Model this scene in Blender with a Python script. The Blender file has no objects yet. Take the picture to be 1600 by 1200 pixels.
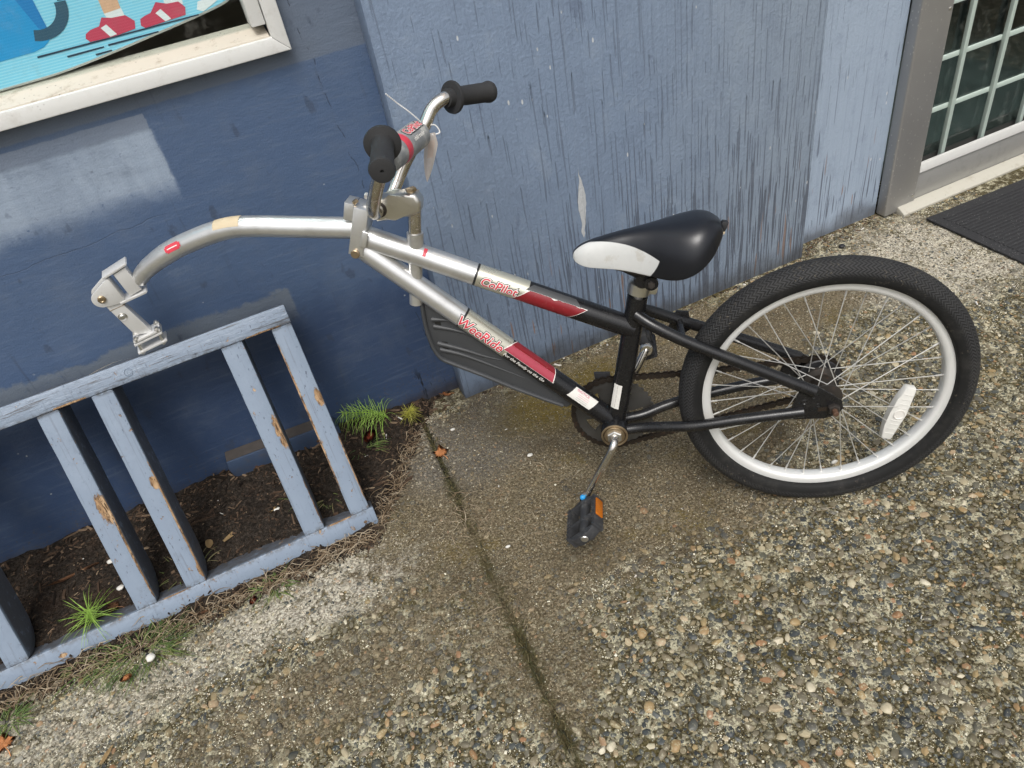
import bpy, bmesh, math, random
import numpy as np
from mathutils import Vector, Matrix, noise as mnoise
R_ = math.radians
PI = math.pi
random.seed(7)
rng = np.random.default_rng(11)
SC = bpy.context.scene
COL = SC.collection

# ------------------------------------------------------------------ camera, sky, sun, exposure
CAM_H = 1.15778
RC = ((0.8963486, -0.4139749, -0.1586946), (-0.3786545, -0.5286424, -0.7597091), (0.2306078, 0.7410546, -0.6306013))
cam = bpy.data.cameras.new('camera'); cam_ob = bpy.data.objects.new('camera', cam); COL.objects.link(cam_ob)
r0, r1, r2 = RC
cam_ob.matrix_world = Matrix(((r0[0], -r1[0], -r2[0], 0), (r0[1], -r1[1], -r2[1], 0), (r0[2], -r1[2], -r2[2], CAM_H), (0, 0, 0, 1)))
cam.sensor_width = 36.0; cam.lens = 1144.337 / 1600 * 36.0
cam.clip_start = 0.02; cam.clip_end = 400
SC.camera = cam_ob

SUN_EL, SUN_AZ = 58.0, 200.0      # azimuth clockwise from +Y
world = bpy.data.worlds.new('World'); SC.world = world; world.use_nodes = True
wn = world.node_tree
for n_ in list(wn.nodes): wn.nodes.remove(n_)
w_out = wn.nodes.new('ShaderNodeOutputWorld'); w_bg = wn.nodes.new('ShaderNodeBackground')
w_sky = wn.nodes.new('ShaderNodeTexSky'); w_sky.sky_type = 'NISHITA'; w_sky.sun_disc = False
w_sky.sun_elevation = R_(SUN_EL); w_sky.sun_rotation = R_(SUN_AZ)
w_sky.air_density = 1.0; w_sky.dust_density = 6.0; w_sky.ozone_density = 1.0
w_hsv = wn.nodes.new('ShaderNodeHueSaturation'); w_hsv.inputs['Saturation'].default_value = 0.22
wn.links.new(w_sky.outputs[0], w_hsv.inputs['Color']); wn.links.new(w_hsv.outputs[0], w_bg.inputs['Color'])
w_bg.inputs['Strength'].default_value = 0.12
wn.links.new(w_bg.outputs[0], w_out.inputs[0])
sun = bpy.data.lights.new('sun', 'SUN'); sun.energy = 1.1; sun.angle = R_(24); sun.color = (1.0, 0.97, 0.92)
sun_ob = bpy.data.objects.new('sun', sun); COL.objects.link(sun_ob)
sd = Vector((math.sin(R_(SUN_AZ)) * math.cos(R_(SUN_EL)), math.cos(R_(SUN_AZ)) * math.cos(R_(SUN_EL)), math.sin(R_(SUN_EL))))
sun_ob.rotation_euler = sd.to_track_quat('Z', 'Y').to_euler(); sun_ob.location = sd * 20
SC.view_settings.view_transform = 'Standard'; SC.view_settings.look = 'None'
SC.view_settings.gamma = 1.0; SC.view_settings.use_curve_mapping = False
SC.view_settings.exposure = 0.45

# ------------------------------------------------------------------ node helpers
class NT:
    def __init__(s, name):
        s.m = bpy.data.materials.new(name); s.m.use_nodes = True
        s.t = s.m.node_tree; s.b = s.t.nodes['Principled BSDF']
    def n(s, typ, ins=None, **props):
        nd = s.t.nodes.new('ShaderNode' + typ)
        for k, v in props.items(): setattr(nd, k, v)
        for k, v in (ins or {}).items(): s.set(nd, k, v)
        return nd
    def set(s, nd, k, v):
        sk = nd.inputs[k]
        if isinstance(v, bpy.types.NodeSocket): s.t.links.new(v, sk)
        else:
            if sk.type == 'RGBA' and isinstance(v, (tuple, list)) and len(v) == 3: v = (*v, 1)
            sk.default_value = v
    def P(s, k, v): s.set(s.b, k, v); return s
    def math(s, op, a, b=0.0, clamp=False):
        nd = s.n('Math', {0: a, 1: b}, operation=op, use_clamp=clamp); return nd.outputs[0]
    def add(s, a, b): return s.math('ADD', a, b)
    def mul(s, a, b): return s.math('MULTIPLY', a, b)
    def sub(s, a, b): return s.math('SUBTRACT', a, b)
    def ss(s, x, a, b):      # smoothstep a..b (a may exceed b)
        lo, hi, t0, t1 = (a, b, 0., 1.) if a < b else (b, a, 1., 0.)
        nd = s.n('MapRange', {0: x, 1: lo, 2: hi, 3: t0, 4: t1}, interpolation_type='SMOOTHSTEP'); return nd.outputs[0]
    def coord(s, which='Object'): return s.n('TexCoord').outputs[which]
    def pos(s): return s.n('NewGeometry').outputs['Position']
    def xyz(s, v):
        o = s.n('SeparateXYZ', {0: v}).outputs; return o[0], o[1], o[2]
    def scale(s, v, sc, off=(0, 0, 0)):
        return s.n('Mapping', {0: v, 1: off, 3: sc}).outputs[0]
    def noise(s, v, sc=1.0, det=3.0, rough=0.55, dist=0.0, out=0):
        return s.n('TexNoise', {'Vector': v, 'Scale': sc, 'Detail': det, 'Roughness': rough, 'Distortion': dist}).outputs[out]
    def vor(s, v, sc=1.0, rnd=1.0, feature='F1', out='Distance'):
        return s.n('TexVoronoi', {'Vector': v, 'Scale': sc, 'Randomness': rnd}, feature=feature).outputs[out]
    def ramp(s, f, stops, interp='LINEAR'):
        nd = s.n('ValToRGB', {0: f}); cr = nd.color_ramp; cr.interpolation = interp
        while len(cr.elements) < len(stops): cr.elements.new(0.5)
        for e, (p, c) in zip(cr.elements, stops): e.position = p; e.color = (*c, 1) if len(c) == 3 else c
        return nd.outputs[0]
    def mix(s, f, a, b, mode='MIX'):
        nd = s.n('Mix', data_type='RGBA', blend_type=mode); s.set(nd, 0, f); s.set(nd, 6, a); s.set(nd, 7, b); return nd.outputs[2]
    def bump(s, hgt, strength=0.3, dist=0.002, prev=None):
        ins = {'Height': hgt, 'Strength': strength, 'Distance': dist}
        if prev is not None: ins['Normal'] = prev
        return s.n('Bump', ins).outputs[0]
    def bell(s, x, y, cx, cy, rx, ry, wob=None):    # 1 inside an ellipse, soft edge, wobbling outline
        dx = s.math('DIVIDE', s.sub(x, cx), rx); dy = s.math('DIVIDE', s.sub(y, cy), ry)
        d = s.math('SQRT', s.add(s.mul(dx, dx), s.mul(dy, dy)))
        if wob is not None: d = s.add(d, wob)
        return d

def simple(name, col, rough=0.5, metal=0.0, var=0.12, nscale=60, bump=0.0, bscale=300, spec=0.5, coat=0.0, dirt=None, dirt_amt=0.4, dirt_scale=25):
    m = NT(name); c = m.coord()
    f = m.noise(c, nscale, 4)
    base = m.mix(f, tuple(max(0, x * (1 - var)) for x in col), tuple(x * (1 + var) for x in col))
    if dirt:
        d = m.ss(m.noise(c, dirt_scale, 5, 0.65), 0.62 - dirt_amt * .2, 0.75)
        base = m.mix(m.mul(d, dirt_amt), base, dirt)
    m.P('Base Color', base).P('Metallic', metal).P('Specular IOR Level', spec).P('Coat Weight', coat)
    m.P('Roughness', m.add(rough - 0.06, m.mul(m.noise(c, nscale * 2, 3), 0.12)))
    if bump: m.P('Normal', m.bump(m.noise(c, bscale, 3), bump, 0.001))
    return m.m

# ------------------------------------------------------------------ mesh helpers
def link(name, me, mats, parent=None, kind=None, smooth=True, angle=35):
    if isinstance(mats, bpy.types.Material): mats = [mats]
    if len(me.materials) == 0:
        for mm in mats or []: me.materials.append(mm)
    if smooth:
        me.polygons.foreach_set('use_smooth', [True] * len(me.polygons))
        if angle: me.set_sharp_from_angle(angle=R_(angle))
    o = bpy.data.objects.new(name, me); COL.objects.link(o)
    if parent is not None: o.parent = parent
    if kind: o['kind'] = kind
    return o
def obj(name, bm, mats, parent=None, kind=None, smooth=True, angle=35):
    bmesh.ops.recalc_face_normals(bm, faces=bm.faces)
    me = bpy.data.meshes.new(name); bm.to_mesh(me); bm.free()
    return link(name, me, mats, parent, kind, smooth, angle)
def tag(o, label, cat, group=None, kind=None):
    o['label'] = label; o['category'] = cat
    if group: o['group'] = group
    if kind: o['kind'] = kind
    return o
def empty(name, loc=(0, 0, 0), mat=None):
    o = bpy.data.objects.new(name, None); COL.objects.link(o); o.empty_display_size = 0.05
    if mat is not None: o.matrix_world = mat
    else: o.location = loc
    return o
def NB(): return bmesh.new()
def box(bm, lo, hi, bev=0.0, seg=2, mi=0, M=None):
    x0, y0, z0 = lo; x1, y1, z1 = hi
    v = [bm.verts.new(p) for p in ((x0, y0, z0), (x1, y0, z0), (x1, y1, z0), (x0, y1, z0), (x0, y0, z1), (x1, y0, z1), (x1, y1, z1), (x0, y1, z1))]
    fs = [bm.faces.new([v[i] for i in q]) for q in ((3, 2, 1, 0), (4, 5, 6, 7), (0, 1, 5, 4), (1, 2, 6, 5), (2, 3, 7, 6), (3, 0, 4, 7))]
    for f in fs: f.material_index = mi
    if bev:
        es = list({e for f in fs for e in f.edges})
        r = bmesh.ops.bevel(bm, geom=es, offset=bev, segments=seg, affect='EDGES', profile=0.5)
        vs = list({w for f in r['faces'] for w in f.verts} | {w for w in v if w.is_valid})
        for f in r['faces']: f.material_index = mi
    else: vs = v
    if M is not None:
        vv = set()
        for w in vs:
            for f in w.link_faces: vv |= set(f.verts)
        bmesh.ops.transform(bm, matrix=M, verts=list(vv))
    return vs
def frame_path(pts):
    pts = [Vector(p) for p in pts]; T = []
    for i in range(len(pts)):
        a = pts[max(i - 1, 0)]; b = pts[min(i + 1, len(pts) - 1)]; T.append((b - a).normalized())
    up = Vector((0, 0, 1)) if abs(T[0].z) < 0.9 else Vector((1, 0, 0))
    n = (up - T[0] * up.dot(T[0])).normalized(); F = []
    for i, t in enumerate(T):
        n = (n - t * n.dot(t)).normalized(); F.append((pts[i], t, n, t.cross(n)))
    return F
def tube(bm, pts, rad, n=14, cap=True, mi=0, sy=1.0, mids=None):
    F = frame_path(pts); rings = []
    for i, (p, t, a, b) in enumerate(F):
        r = rad[i] if isinstance(rad, (list, tuple)) else rad
        rings.append([bm.verts.new(p + (a * math.cos(2 * PI * k / n) * sy + b * math.sin(2 * PI * k / n)) * r) for k in range(n)])
    for i in range(len(rings) - 1):
        for k in range(n):
            f = bm.faces.new((rings[i][k], rings[i][(k + 1) % n], rings[i + 1][(k + 1) % n], rings[i + 1][k]))
            f.material_index = mids[i] if mids else mi
    if cap:
        for r_, ix in ((rings[0][::-1], 0), (rings[-1], -1)):
            f = bm.faces.new(r_); f.material_index = mids[ix] if mids else mi
def smooth_path(pts, n=40):     # Catmull-Rom through pts
    P = [Vector(p) for p in pts]; P = [P[0] * 2 - P[1]] + P + [P[-1] * 2 - P[-2]]; out = []
    segs = len(P) - 3; per = max(2, n // segs)
    for i in range(segs):
        a, b, c, d = P[i:i + 4]
        for k in range(per):
            t = k / per
            out.append(0.5 * ((2 * b) + (c - a) * t + (2 * a - 5 * b + 4 * c - d) * t * t + (3 * b - a - 3 * c + d) * t ** 3))
    out.append(P[-2]); return out
def prism(bm, poly, fn, d0, d1, bev=0.0, seg=2, mi=0):   # extrude a 2D outline; fn(a, b, d) -> point
    lo = [bm.verts.new(fn(a, b, d0)) for a, b in poly]; hi = [bm.verts.new(fn(a, b, d1)) for a, b in poly]
    n = len(poly); fs = [bm.faces.new(lo[::-1]), bm.faces.new(hi)]
    for i in range(n): fs.append(bm.faces.new((lo[i], lo[(i + 1) % n], hi[(i + 1) % n], hi[i])))
    for f in fs: f.material_index = mi
    if bev:
        es = list(set(fs[0].edges) | set(fs[1].edges))
        r = bmesh.ops.bevel(bm, geom=es, offset=bev, segments=seg, affect='EDGES', profile=0.5)
        for f in r['faces']: f.material_index = mi
def lathe(bm, prof, o, ax, n=32, mi=0, closed=False, mids=None):  # prof: (radius, height along ax)
    ax = Vector(ax).normalized(); up = Vector((0, 0, 1)) if abs(ax.z) < 0.9 else Vector((1, 0, 0))
    a = (up - ax * up.dot(ax)).normalized(); b = ax.cross(a); o = Vector(o); rings = []
    for r, hgt in prof:
        if r < 1e-6: rings.append([bm.verts.new(o + ax * hgt)])
        else: rings.append([bm.verts.new(o + ax * hgt + (a * math.cos(2 * PI * k / n) + b * math.sin(2 * PI * k / n)) * r) for k in range(n)])
    m = len(rings)
    for i in range(m if closed else m - 1):
        A, B = rings[i], rings[(i + 1) % m]
        for k in range(n):
            k2 = (k + 1) % n
            if len(A) == 1 and len(B) == 1: continue
            q = (A[0], B[k2], B[k]) if len(A) == 1 else ((A[k], A[k2], B[0]) if len(B) == 1 else (A[k], A[k2], B[k2], B[k]))
            f = bm.faces.new(q); f.material_index = mids[i] if mids else mi
def hexbolt(bm, o, ax, r=0.006, hgt=0.004, mi=0, n=6): lathe(bm, [(0, hgt), (r * .85, hgt), (r, hgt * .75), (r, 0), (0, 0)], o, ax, n, mi)
def text_mesh(body, size, offset=0.0, shear=0.0, spacing=1.0):
    cu = bpy.data.curves.new('lettering', 'FONT'); cu.body = body; cu.size = size; cu.offset = offset
    cu.shear = shear; cu.space_character = spacing; cu.align_x = 'CENTER'; cu.align_y = 'CENTER'; cu.resolution_u = 4
    o = bpy.data.objects.new('lettering', cu); COL.objects.link(o)
    dg = bpy.context.evaluated_depsgraph_get(); me = bpy.data.meshes.new_from_object(o.evaluated_get(dg))
    bpy.data.objects.remove(o); bpy.data.curves.remove(cu)
    bm = bmesh.new(); bm.from_mesh(me); bpy.data.meshes.remove(me)
    bmesh.ops.triangulate(bm, faces=bm.faces)
    bmesh.ops.subdivide_edges(bm, edges=[e for e in bm.edges if e.calc_length() > size * .25], cuts=2, use_grid_fill=True)
    return bm

# ------------------------------------------------------------------ materials
def ground_masks(m):
    p = m.pos(); x, y, z = m.xyz(p)
    n1 = m.sub(m.noise(p, 3.2, 5, 0.6), 0.5); n2 = m.sub(m.noise(p, 14, 5, 0.65), 0.5)
    w = m.add(m.mul(n1, 1.1), m.mul(n2, 0.9))
    b1 = m.ss(m.bell(x, y, 0.43, 1.04, 0.50, 0.38, w), 1.35, 0.5)
    b2 = m.ss(m.bell(x, y, 0.95, 1.20, 0.40, 0.17, w), 1.35, 0.5)
    b3 = m.mul(m.ss(m.bell(x, y, 0.16, 0.78, 0.13, 0.34, w), 1.2, 0.5), 0.62)
    b4 = m.mul(m.ss(m.bell(x, y, 0.86, 0.95, 0.27, 0.16, w), 1.2, 0.5), 0.7); b5 = m.mul(m.ss(m.bell(x, y, -0.20, 0.80, 0.42, 0.11, w), 1.2, 0.5), 0.6)
    brown = m.math('MAXIMUM', m.math('MAXIMUM', m.math('MAXIMUM', b1, b2), m.math('MAXIMUM', b3, b4)), b5)
    pale = m.math('MAXIMUM', m.math('MAXIMUM', m.ss(m.bell(x, y, -0.14, 1.0, 0.26, 0.085, w), 1.15, 0.55), m.mul(m.ss(m.bell(x, y, -0.55, 0.97, 0.32, 0.085, w), 1.15, 0.5), 0.65)), m.mul(m.ss(m.bell(x, y, 0.13, 1.27, 0.11, 0.15, w), 1.1, 0.5), 0.8))
    pale2 = m.ss(m.bell(x, y, 1.60, 1.17, 0.34, 0.22, w), 1.1, 0.5)
    brown = m.ss(m.add(brown, m.mul(m.sub(m.noise(p, 55, 5, .75), 0.5), 1.5)), 0.22, 0.72)
    return p, x, y, brown, m.math('MAXIMUM', pale, pale2), n1, n2

def mat_pavement():
    m = NT('exposed_aggregate_matrix'); p, x, y, brown, pale, n1, n2 = ground_masks(m)
    fine = m.noise(p, 190, 4, 0.7); mid = m.noise(p, 60, 4, 0.65); lich = m.noise(p, 26, 6, 0.7)
    base = m.ramp(fine, [(0.34, (0.015, 0.012, 0.006)), (0.48, (0.068, 0.054, 0.026)), (0.60, (0.150, 0.126, 0.066)), (0.76, (0.36, 0.33, 0.22))])
    crust = m.ss(m.add(m.mul(lich, 0.7), m.mul(mid, 0.45)), 0.56, 0.66)
    crust = m.mul(crust, m.ss(fine, 0.36, 0.5))
    base = m.mix(m.mul(crust, 0.85), base, (0.56, 0.52, 0.37))
    base = m.mix(m.mul(m.ss(m.noise(p, 7, 5, .65), 0.54, 0.68), 0.6), base, (0.085, 0.068, 0.018))
    palec = m.ramp(m.noise(p, 170, 5, 0.75), [(0.36, (0.07, 0.058, 0.043)), (0.47, (0.27, 0.238, 0.185)), (0.59, (0.62, 0.575, 0.475))])
    base = m.mix(m.mul(pale, m.ss(m.noise(p, 30, 5, .7), 0.36, 0.50)), base, palec)
    dirt = m.ramp(m.noise(p, 210, 5, 0.75), [(0.35, (0.026, 0.019, 0.010)), (0.46, (0.096, 0.073, 0.041)), (0.56, (0.20, 0.160, 0.098)), (0.66, (0.50, 0.44, 0.32))])
    grey = m.ss(m.bell(x, y, 0.24, 1.26, 0.24, 0.20, m.mul(n1, 0.8)), 1.1, 0.5)
    dirt = m.mix(m.mul(grey, 0.75), dirt, m.ramp(m.noise(p, 150, 5, .75), [(0.35, (0.045, 0.041, 0.036)), (0.52, (0.115, 0.106, 0.094)), (0.68, (0.24, 0.225, 0.20))]))
    damp = m.noise(p, 6.5, 6, .7); dirt = m.mix(m.mul(m.ss(damp, .47, .62), .55), dirt, m.mix(m.noise(p, 190, 4, .75), (0.016, 0.012, 0.007), (0.105, 0.078, 0.044)))
    pf = m.mul(m.ss(m.noise(p, 90, 5, .8), .585, .63), m.ss(m.noise(p, 10, 4, .6), .44, .58)); dirt = m.mix(m.mul(pf, .8), dirt, (0.50, 0.45, 0.34))
    moss = m.math('MAXIMUM', m.mul(m.ss(m.noise(p, 6, 5, 0.65), 0.54, 0.68), 0.5), m.mul(m.ss(m.bell(x, y, 0.52, 1.24, 0.22, 0.12, n1), 1.15, 0.4), 1.0))
    dirt = m.mix(m.mul(moss, m.ss(m.noise(p, 120, 4, .7), 0.32, 0.52)), dirt, (0.145, 0.104, 0.020))
    base = m.mix(m.mul(brown, 0.94), base, dirt)
    jl = m.math('ABSOLUTE', m.sub(x, m.add(0.187 - 0.0625 * 1.44, m.mul(y, 0.0625))))
    jb = m.mul(m.mul(m.ss(m.add(jl, m.mul(n2, 0.045)), 0.024, 0.004), m.ss(y, 1.42, 1.0)), m.add(0.35, m.mul(m.ss(m.noise(p, 8, 3), .40, .60), .65)))
    base = m.mix(m.mul(jb, 0.85), base, m.mix(m.noise(p, 150, 4, .7), (0.022, 0.018, 0.008), (0.085, 0.07, 0.022)))
    m.P('Base Color', base).P('Roughness', 0.9).P('Specular IOR Level', 0.25)
    hgt = m.add(m.mul(fine, 1.0), m.mul(mid, 1.2))
    m.P('Normal', m.bump(hgt, 1.0, 0.006))
    return m.m
PEB = [(0.0, (0.024, 0.028, 0.032)), (0.14, (0.052, 0.060, 0.066)), (0.28, (0.085, 0.094, 0.094)), (0.42, (0.105, 0.098, 0.082)), (0.56, (0.15, 0.135, 0.10)),
       (0.70, (0.185, 0.16, 0.115)), (0.80, (0.26, 0.22, 0.145)), (0.88, (0.36, 0.27, 0.14)), (0.93, (0.30, 0.16, 0.085)), (0.965, (0.46, 0.40, 0.28)), (1.0, (0.60, 0.56, 0.46))]
def mat_pebble(name, per_object):
    m = NT(name); p, x, y, brown, pale, n1, n2 = ground_masks(m)
    t = m.n('ObjectInfo').outputs['Random'] if per_object else m.n('Attribute', attribute_name='tint').outputs['Fac']
    c = m.mix(1.0, m.ramp(t, PEB), (1.0, 0.97, 0.90), 'MULTIPLY')
    c = m.mix(m.mul(m.noise(p, 420, 3), 0.35), c, (0.02, 0.02, 0.02), 'MIX')
    c = m.mix(m.mul(m.ss(m.noise(p, 170, 5, .75), 0.55, 0.61), 0.7), c, (0.44, 0.41, 0.28))
    c = m.mix(m.mul(m.ss(m.noise(p, 9, 5, .65), 0.5, 0.66), 0.35), c, (0.12, 0.105, 0.05))
    c = m.mix(m.mul(pale, m.mul(m.ss(m.math('FRACT', m.mul(t, 7.0)), 0.25, 0.7), 0.7)), c, (0.55, 0.505, 0.41))
    film = m.mix(m.ss(m.noise(p, 240, 4, .7), .3, .7), (0.032, 0.024, 0.013), (0.235, 0.185, 0.115)); film = m.mix(m.mul(m.ss(m.noise(p, 6.5, 6, .7), .47, .62), .6), film, (0.050, 0.037, 0.020)); film = m.mix(m.mul(m.ss(m.bell(x, y, 0.52, 1.24, 0.22, 0.12, n1), 1.15, 0.4), .7), film, (0.15, 0.108, 0.024))
    c = m.mix(m.mul(m.mul(brown, m.ss(m.noise(p, 160, 3), 0.28, 0.5)), m.add(0.5, m.mul(m.ss(m.math('FRACT', m.mul(t, 13.0)), 0.2, 0.5), 0.45))), c, film)
    m.P('Base Color', c).P('Roughness', m.add(0.42, m.mul(brown, 0.4))).P('Specular IOR Level', 0.35)
    m.P('Normal', m.bump(m.noise(p, 700, 3), 0.25, 0.0006))
    return m.m
def mat_soil():
    m = NT('dark_soil'); p = m.pos()
    c = m.ramp(m.noise(p, 130, 5, 0.7), [(0.3, (0.008, 0.006, 0.004)), (0.50, (0.026, 0.021, 0.017)), (0.66, (0.066, 0.052, 0.040)), (0.82, (0.15, 0.12, 0.09))])
    c = m.mix(m.mul(m.ss(m.noise(p, 12, 4), 0.5, 0.68), 0.35), c, (0.05, 0.028, 0.017))
    m.P('Base Color', c).P('Roughness', 0.95).P('Specular IOR Level', 0.15)
    m.P('Normal', m.bump(m.noise(p, 160, 5, 0.7), 0.9, 0.008)); return m.m

def mat_left_wall():
    m = NT('dark_blue_wall_paint'); c = m.coord(); x, y, z = m.xyz(c)
    nA = m.sub(m.noise(c, 11, 6, 0.65), 0.5); nB = m.sub(m.noise(c, 46, 5, 0.7), 0.5); nC = m.noise(c, 4, 4)
    base = m.mix(nC, (0.050, 0.086, 0.162), (0.070, 0.112, 0.200))
    # greyer older coat above, painted in overlapping bands
    zt = m.add(z, m.mul(nB, 0.006))
    base = m.mix(m.ss(zt, 0.828, 0.832), base, (0.105, 0.132, 0.178))
    xw = m.add(x, m.mul(nB, 0.012)); zw = m.add(z, m.add(m.mul(nB, 0.02), m.mul(nA, 0.02)))
    left = m.ss(xw, -0.101, -0.104)
    band = m.mul(left, m.mul(m.ss(zt, 0.70, 0.702), m.ss(zt, 0.822, 0.820)))
    base = m.mix(band, base, (0.155, 0.190, 0.252))
    zr = m.add(z, m.mul(nA, 0.03))
    patch = m.mul(m.ss(xw, -0.097, -0.108), m.mul(m.ss(m.add(zw, m.mul(nA, .035)), 0.660, 0.715), m.ss(zt, 0.799, 0.790)))
    pc = m.mix(m.noise(m.scale(c, (60, 60, 8)), 1, 5, 0.65), (0.20, 0.255, 0.335), (0.31, 0.37, 0.455))
    drip = m.mul(m.ss(m.noise(m.scale(c, (48, 48, 1.2), (3, 0, 2)), 1, 2, .5), .655, .69), .75); pc = m.mix(drip, pc, (0.13, 0.165, 0.225))
    pc = m.mix(m.mul(m.ss(m.noise(c, 26, 5, .7), .56, .68), .5), pc, (0.17, 0.215, 0.285))
    base = m.mix(m.mul(patch, m.ss(m.noise(c, 70, 5, .7), 0.30, 0.42)), base, pc)
    low = m.mul(m.ss(xw, 0.012, 0.006), m.mul(m.ss(m.add(z, m.add(m.mul(nB, 0.03), m.mul(nA, 0.07))), 0.428, 0.418), m.ss(z, 0.33, 0.36)))
    base = m.mix(m.mul(low, m.ss(m.noise(c, 60, 5, .7), 0.28, 0.40)), base, (0.125, 0.152, 0.190))
    base = m.mix(m.ss(m.add(z, m.mul(nA, 0.12)), 0.42, 0.30), base, m.mix(nC, (0.026, 0.049, 0.106), (0.037, 0.065, 0.134)))  # shade low behind the rack, put into the wall blue as darker navy
    # runs, scuffs, chips
    runs = m.mul(m.ss(m.noise(m.scale(c, (70, 70, 3.0)), 1, 4, 0.6), 0.60, 0.70), m.ss(m.noise(c, 7, 3), 0.45, 0.6))
    base = m.mix(m.mul(runs, 0.45), base, (0.04, 0.055, 0.09))
    scuff = m.mul(m.ss(m.noise(m.scale(c, (9, 9, 22), (3, 0, 1)), 1, 6, 0.75), 0.60, 0.72), 0.35)
    base = m.mix(scuff, base, (0.16, 0.20, 0.26))
    chips = m.mul(m.ss(m.add(m.vor(c, 48), m.mul(nB, .25)), 0.12, 0.07), m.ss(m.noise(c, 9, 2), 0.62, 0.70))
    base = m.mix(m.mul(chips, 0.7), base, (0.42, 0.45, 0.47))
    spl = m.mul(m.ss(m.noise(c, 130, 4, .75), .56, .62), m.ss(m.add(z, m.mul(nA, .12)), .17, .02)); base = m.mix(m.mul(spl, .75), base, (0.075, 0.062, 0.05))
    tone = m.noise(c, 2.6, 4, .6); base = m.mix(m.mul(m.ss(tone, .5, .65), .28), base, (0.105, 0.142, 0.21))
    brush = m.noise(m.scale(c, (9, 9, 120)), 1, 4, .6); base = m.mix(m.mul(m.ss(brush, .52, .68), .18), base, (0.13, 0.165, 0.225))
    dirtb = m.mul(m.ss(m.add(z, m.mul(nA, 0.09)), 0.06, 0.0), 0.8)
    base = m.mix(dirtb, base, (0.035, 0.03, 0.03))
    m.P('Roughness', m.add(0.40, m.mul(m.noise(c, 30, 3), 0.25)))
    mott = m.ss(m.noise(c, 13, 6, .7), .45, .72); base = m.mix(m.mul(mott, .22), base, (0.115, 0.14, 0.18))
    smg = m.ss(m.noise(m.scale(c, (26, 26, 14), (4, 1, 7)), 1, 3, .5), .64, .70); base = m.mix(m.mul(smg, .5), base, (0.034, 0.046, 0.075))
    ck = m.sub(x, m.add(m.add(0.205, m.mul(m.sub(0.80, z), 0.09)), m.mul(m.sub(m.noise(m.scale(c, (1, 1, 20)), 1, 4), .5), .03)))
    crk = m.mul(m.mul(m.ss(m.math('ABSOLUTE', ck), .0011, .0003), m.ss(m.noise(m.scale(c, (1, 1, 38), (0, 0, 3)), 1, 3), .47, .55)), .7)
    ck2 = m.sub(z, m.add(m.add(0.652, m.mul(x, 0.05)), m.mul(m.sub(m.noise(m.scale(c, (16, 1, 1)), 1, 4), .5), .02)))
    crk = m.math('MAXIMUM', crk, m.mul(m.mul(m.ss(m.math('ABSOLUTE', ck2), .0010, .0003), m.ss(x, -.13, -.17)), .35))
    foot = m.mul(m.ss(m.noise(m.scale(c, (30, 30, 5), (2, 0, 0)), 1, 4, .7), .60, .64), m.mul(m.ss(z, .12, .06), m.ss(x, .08, .14)))
    crk = m.math('MAXIMUM', crk, foot)
    base = m.mix(crk, base, (0.012, 0.015, 0.022)); m.P('Base Color', base)
    hgt = m.add(m.add(m.mul(m.noise(m.scale(c, (26, 26, 60)), 1, 6, 0.68), 1.2), m.mul(m.noise(c, 300, 4), 0.45)), m.add(m.mul(patch, -0.35), m.add(m.mul(crk, -1.5), m.mul(chips, -0.6))))
    m.P('Normal', m.bump(hgt, 0.32, 0.004)); return m.m

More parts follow.
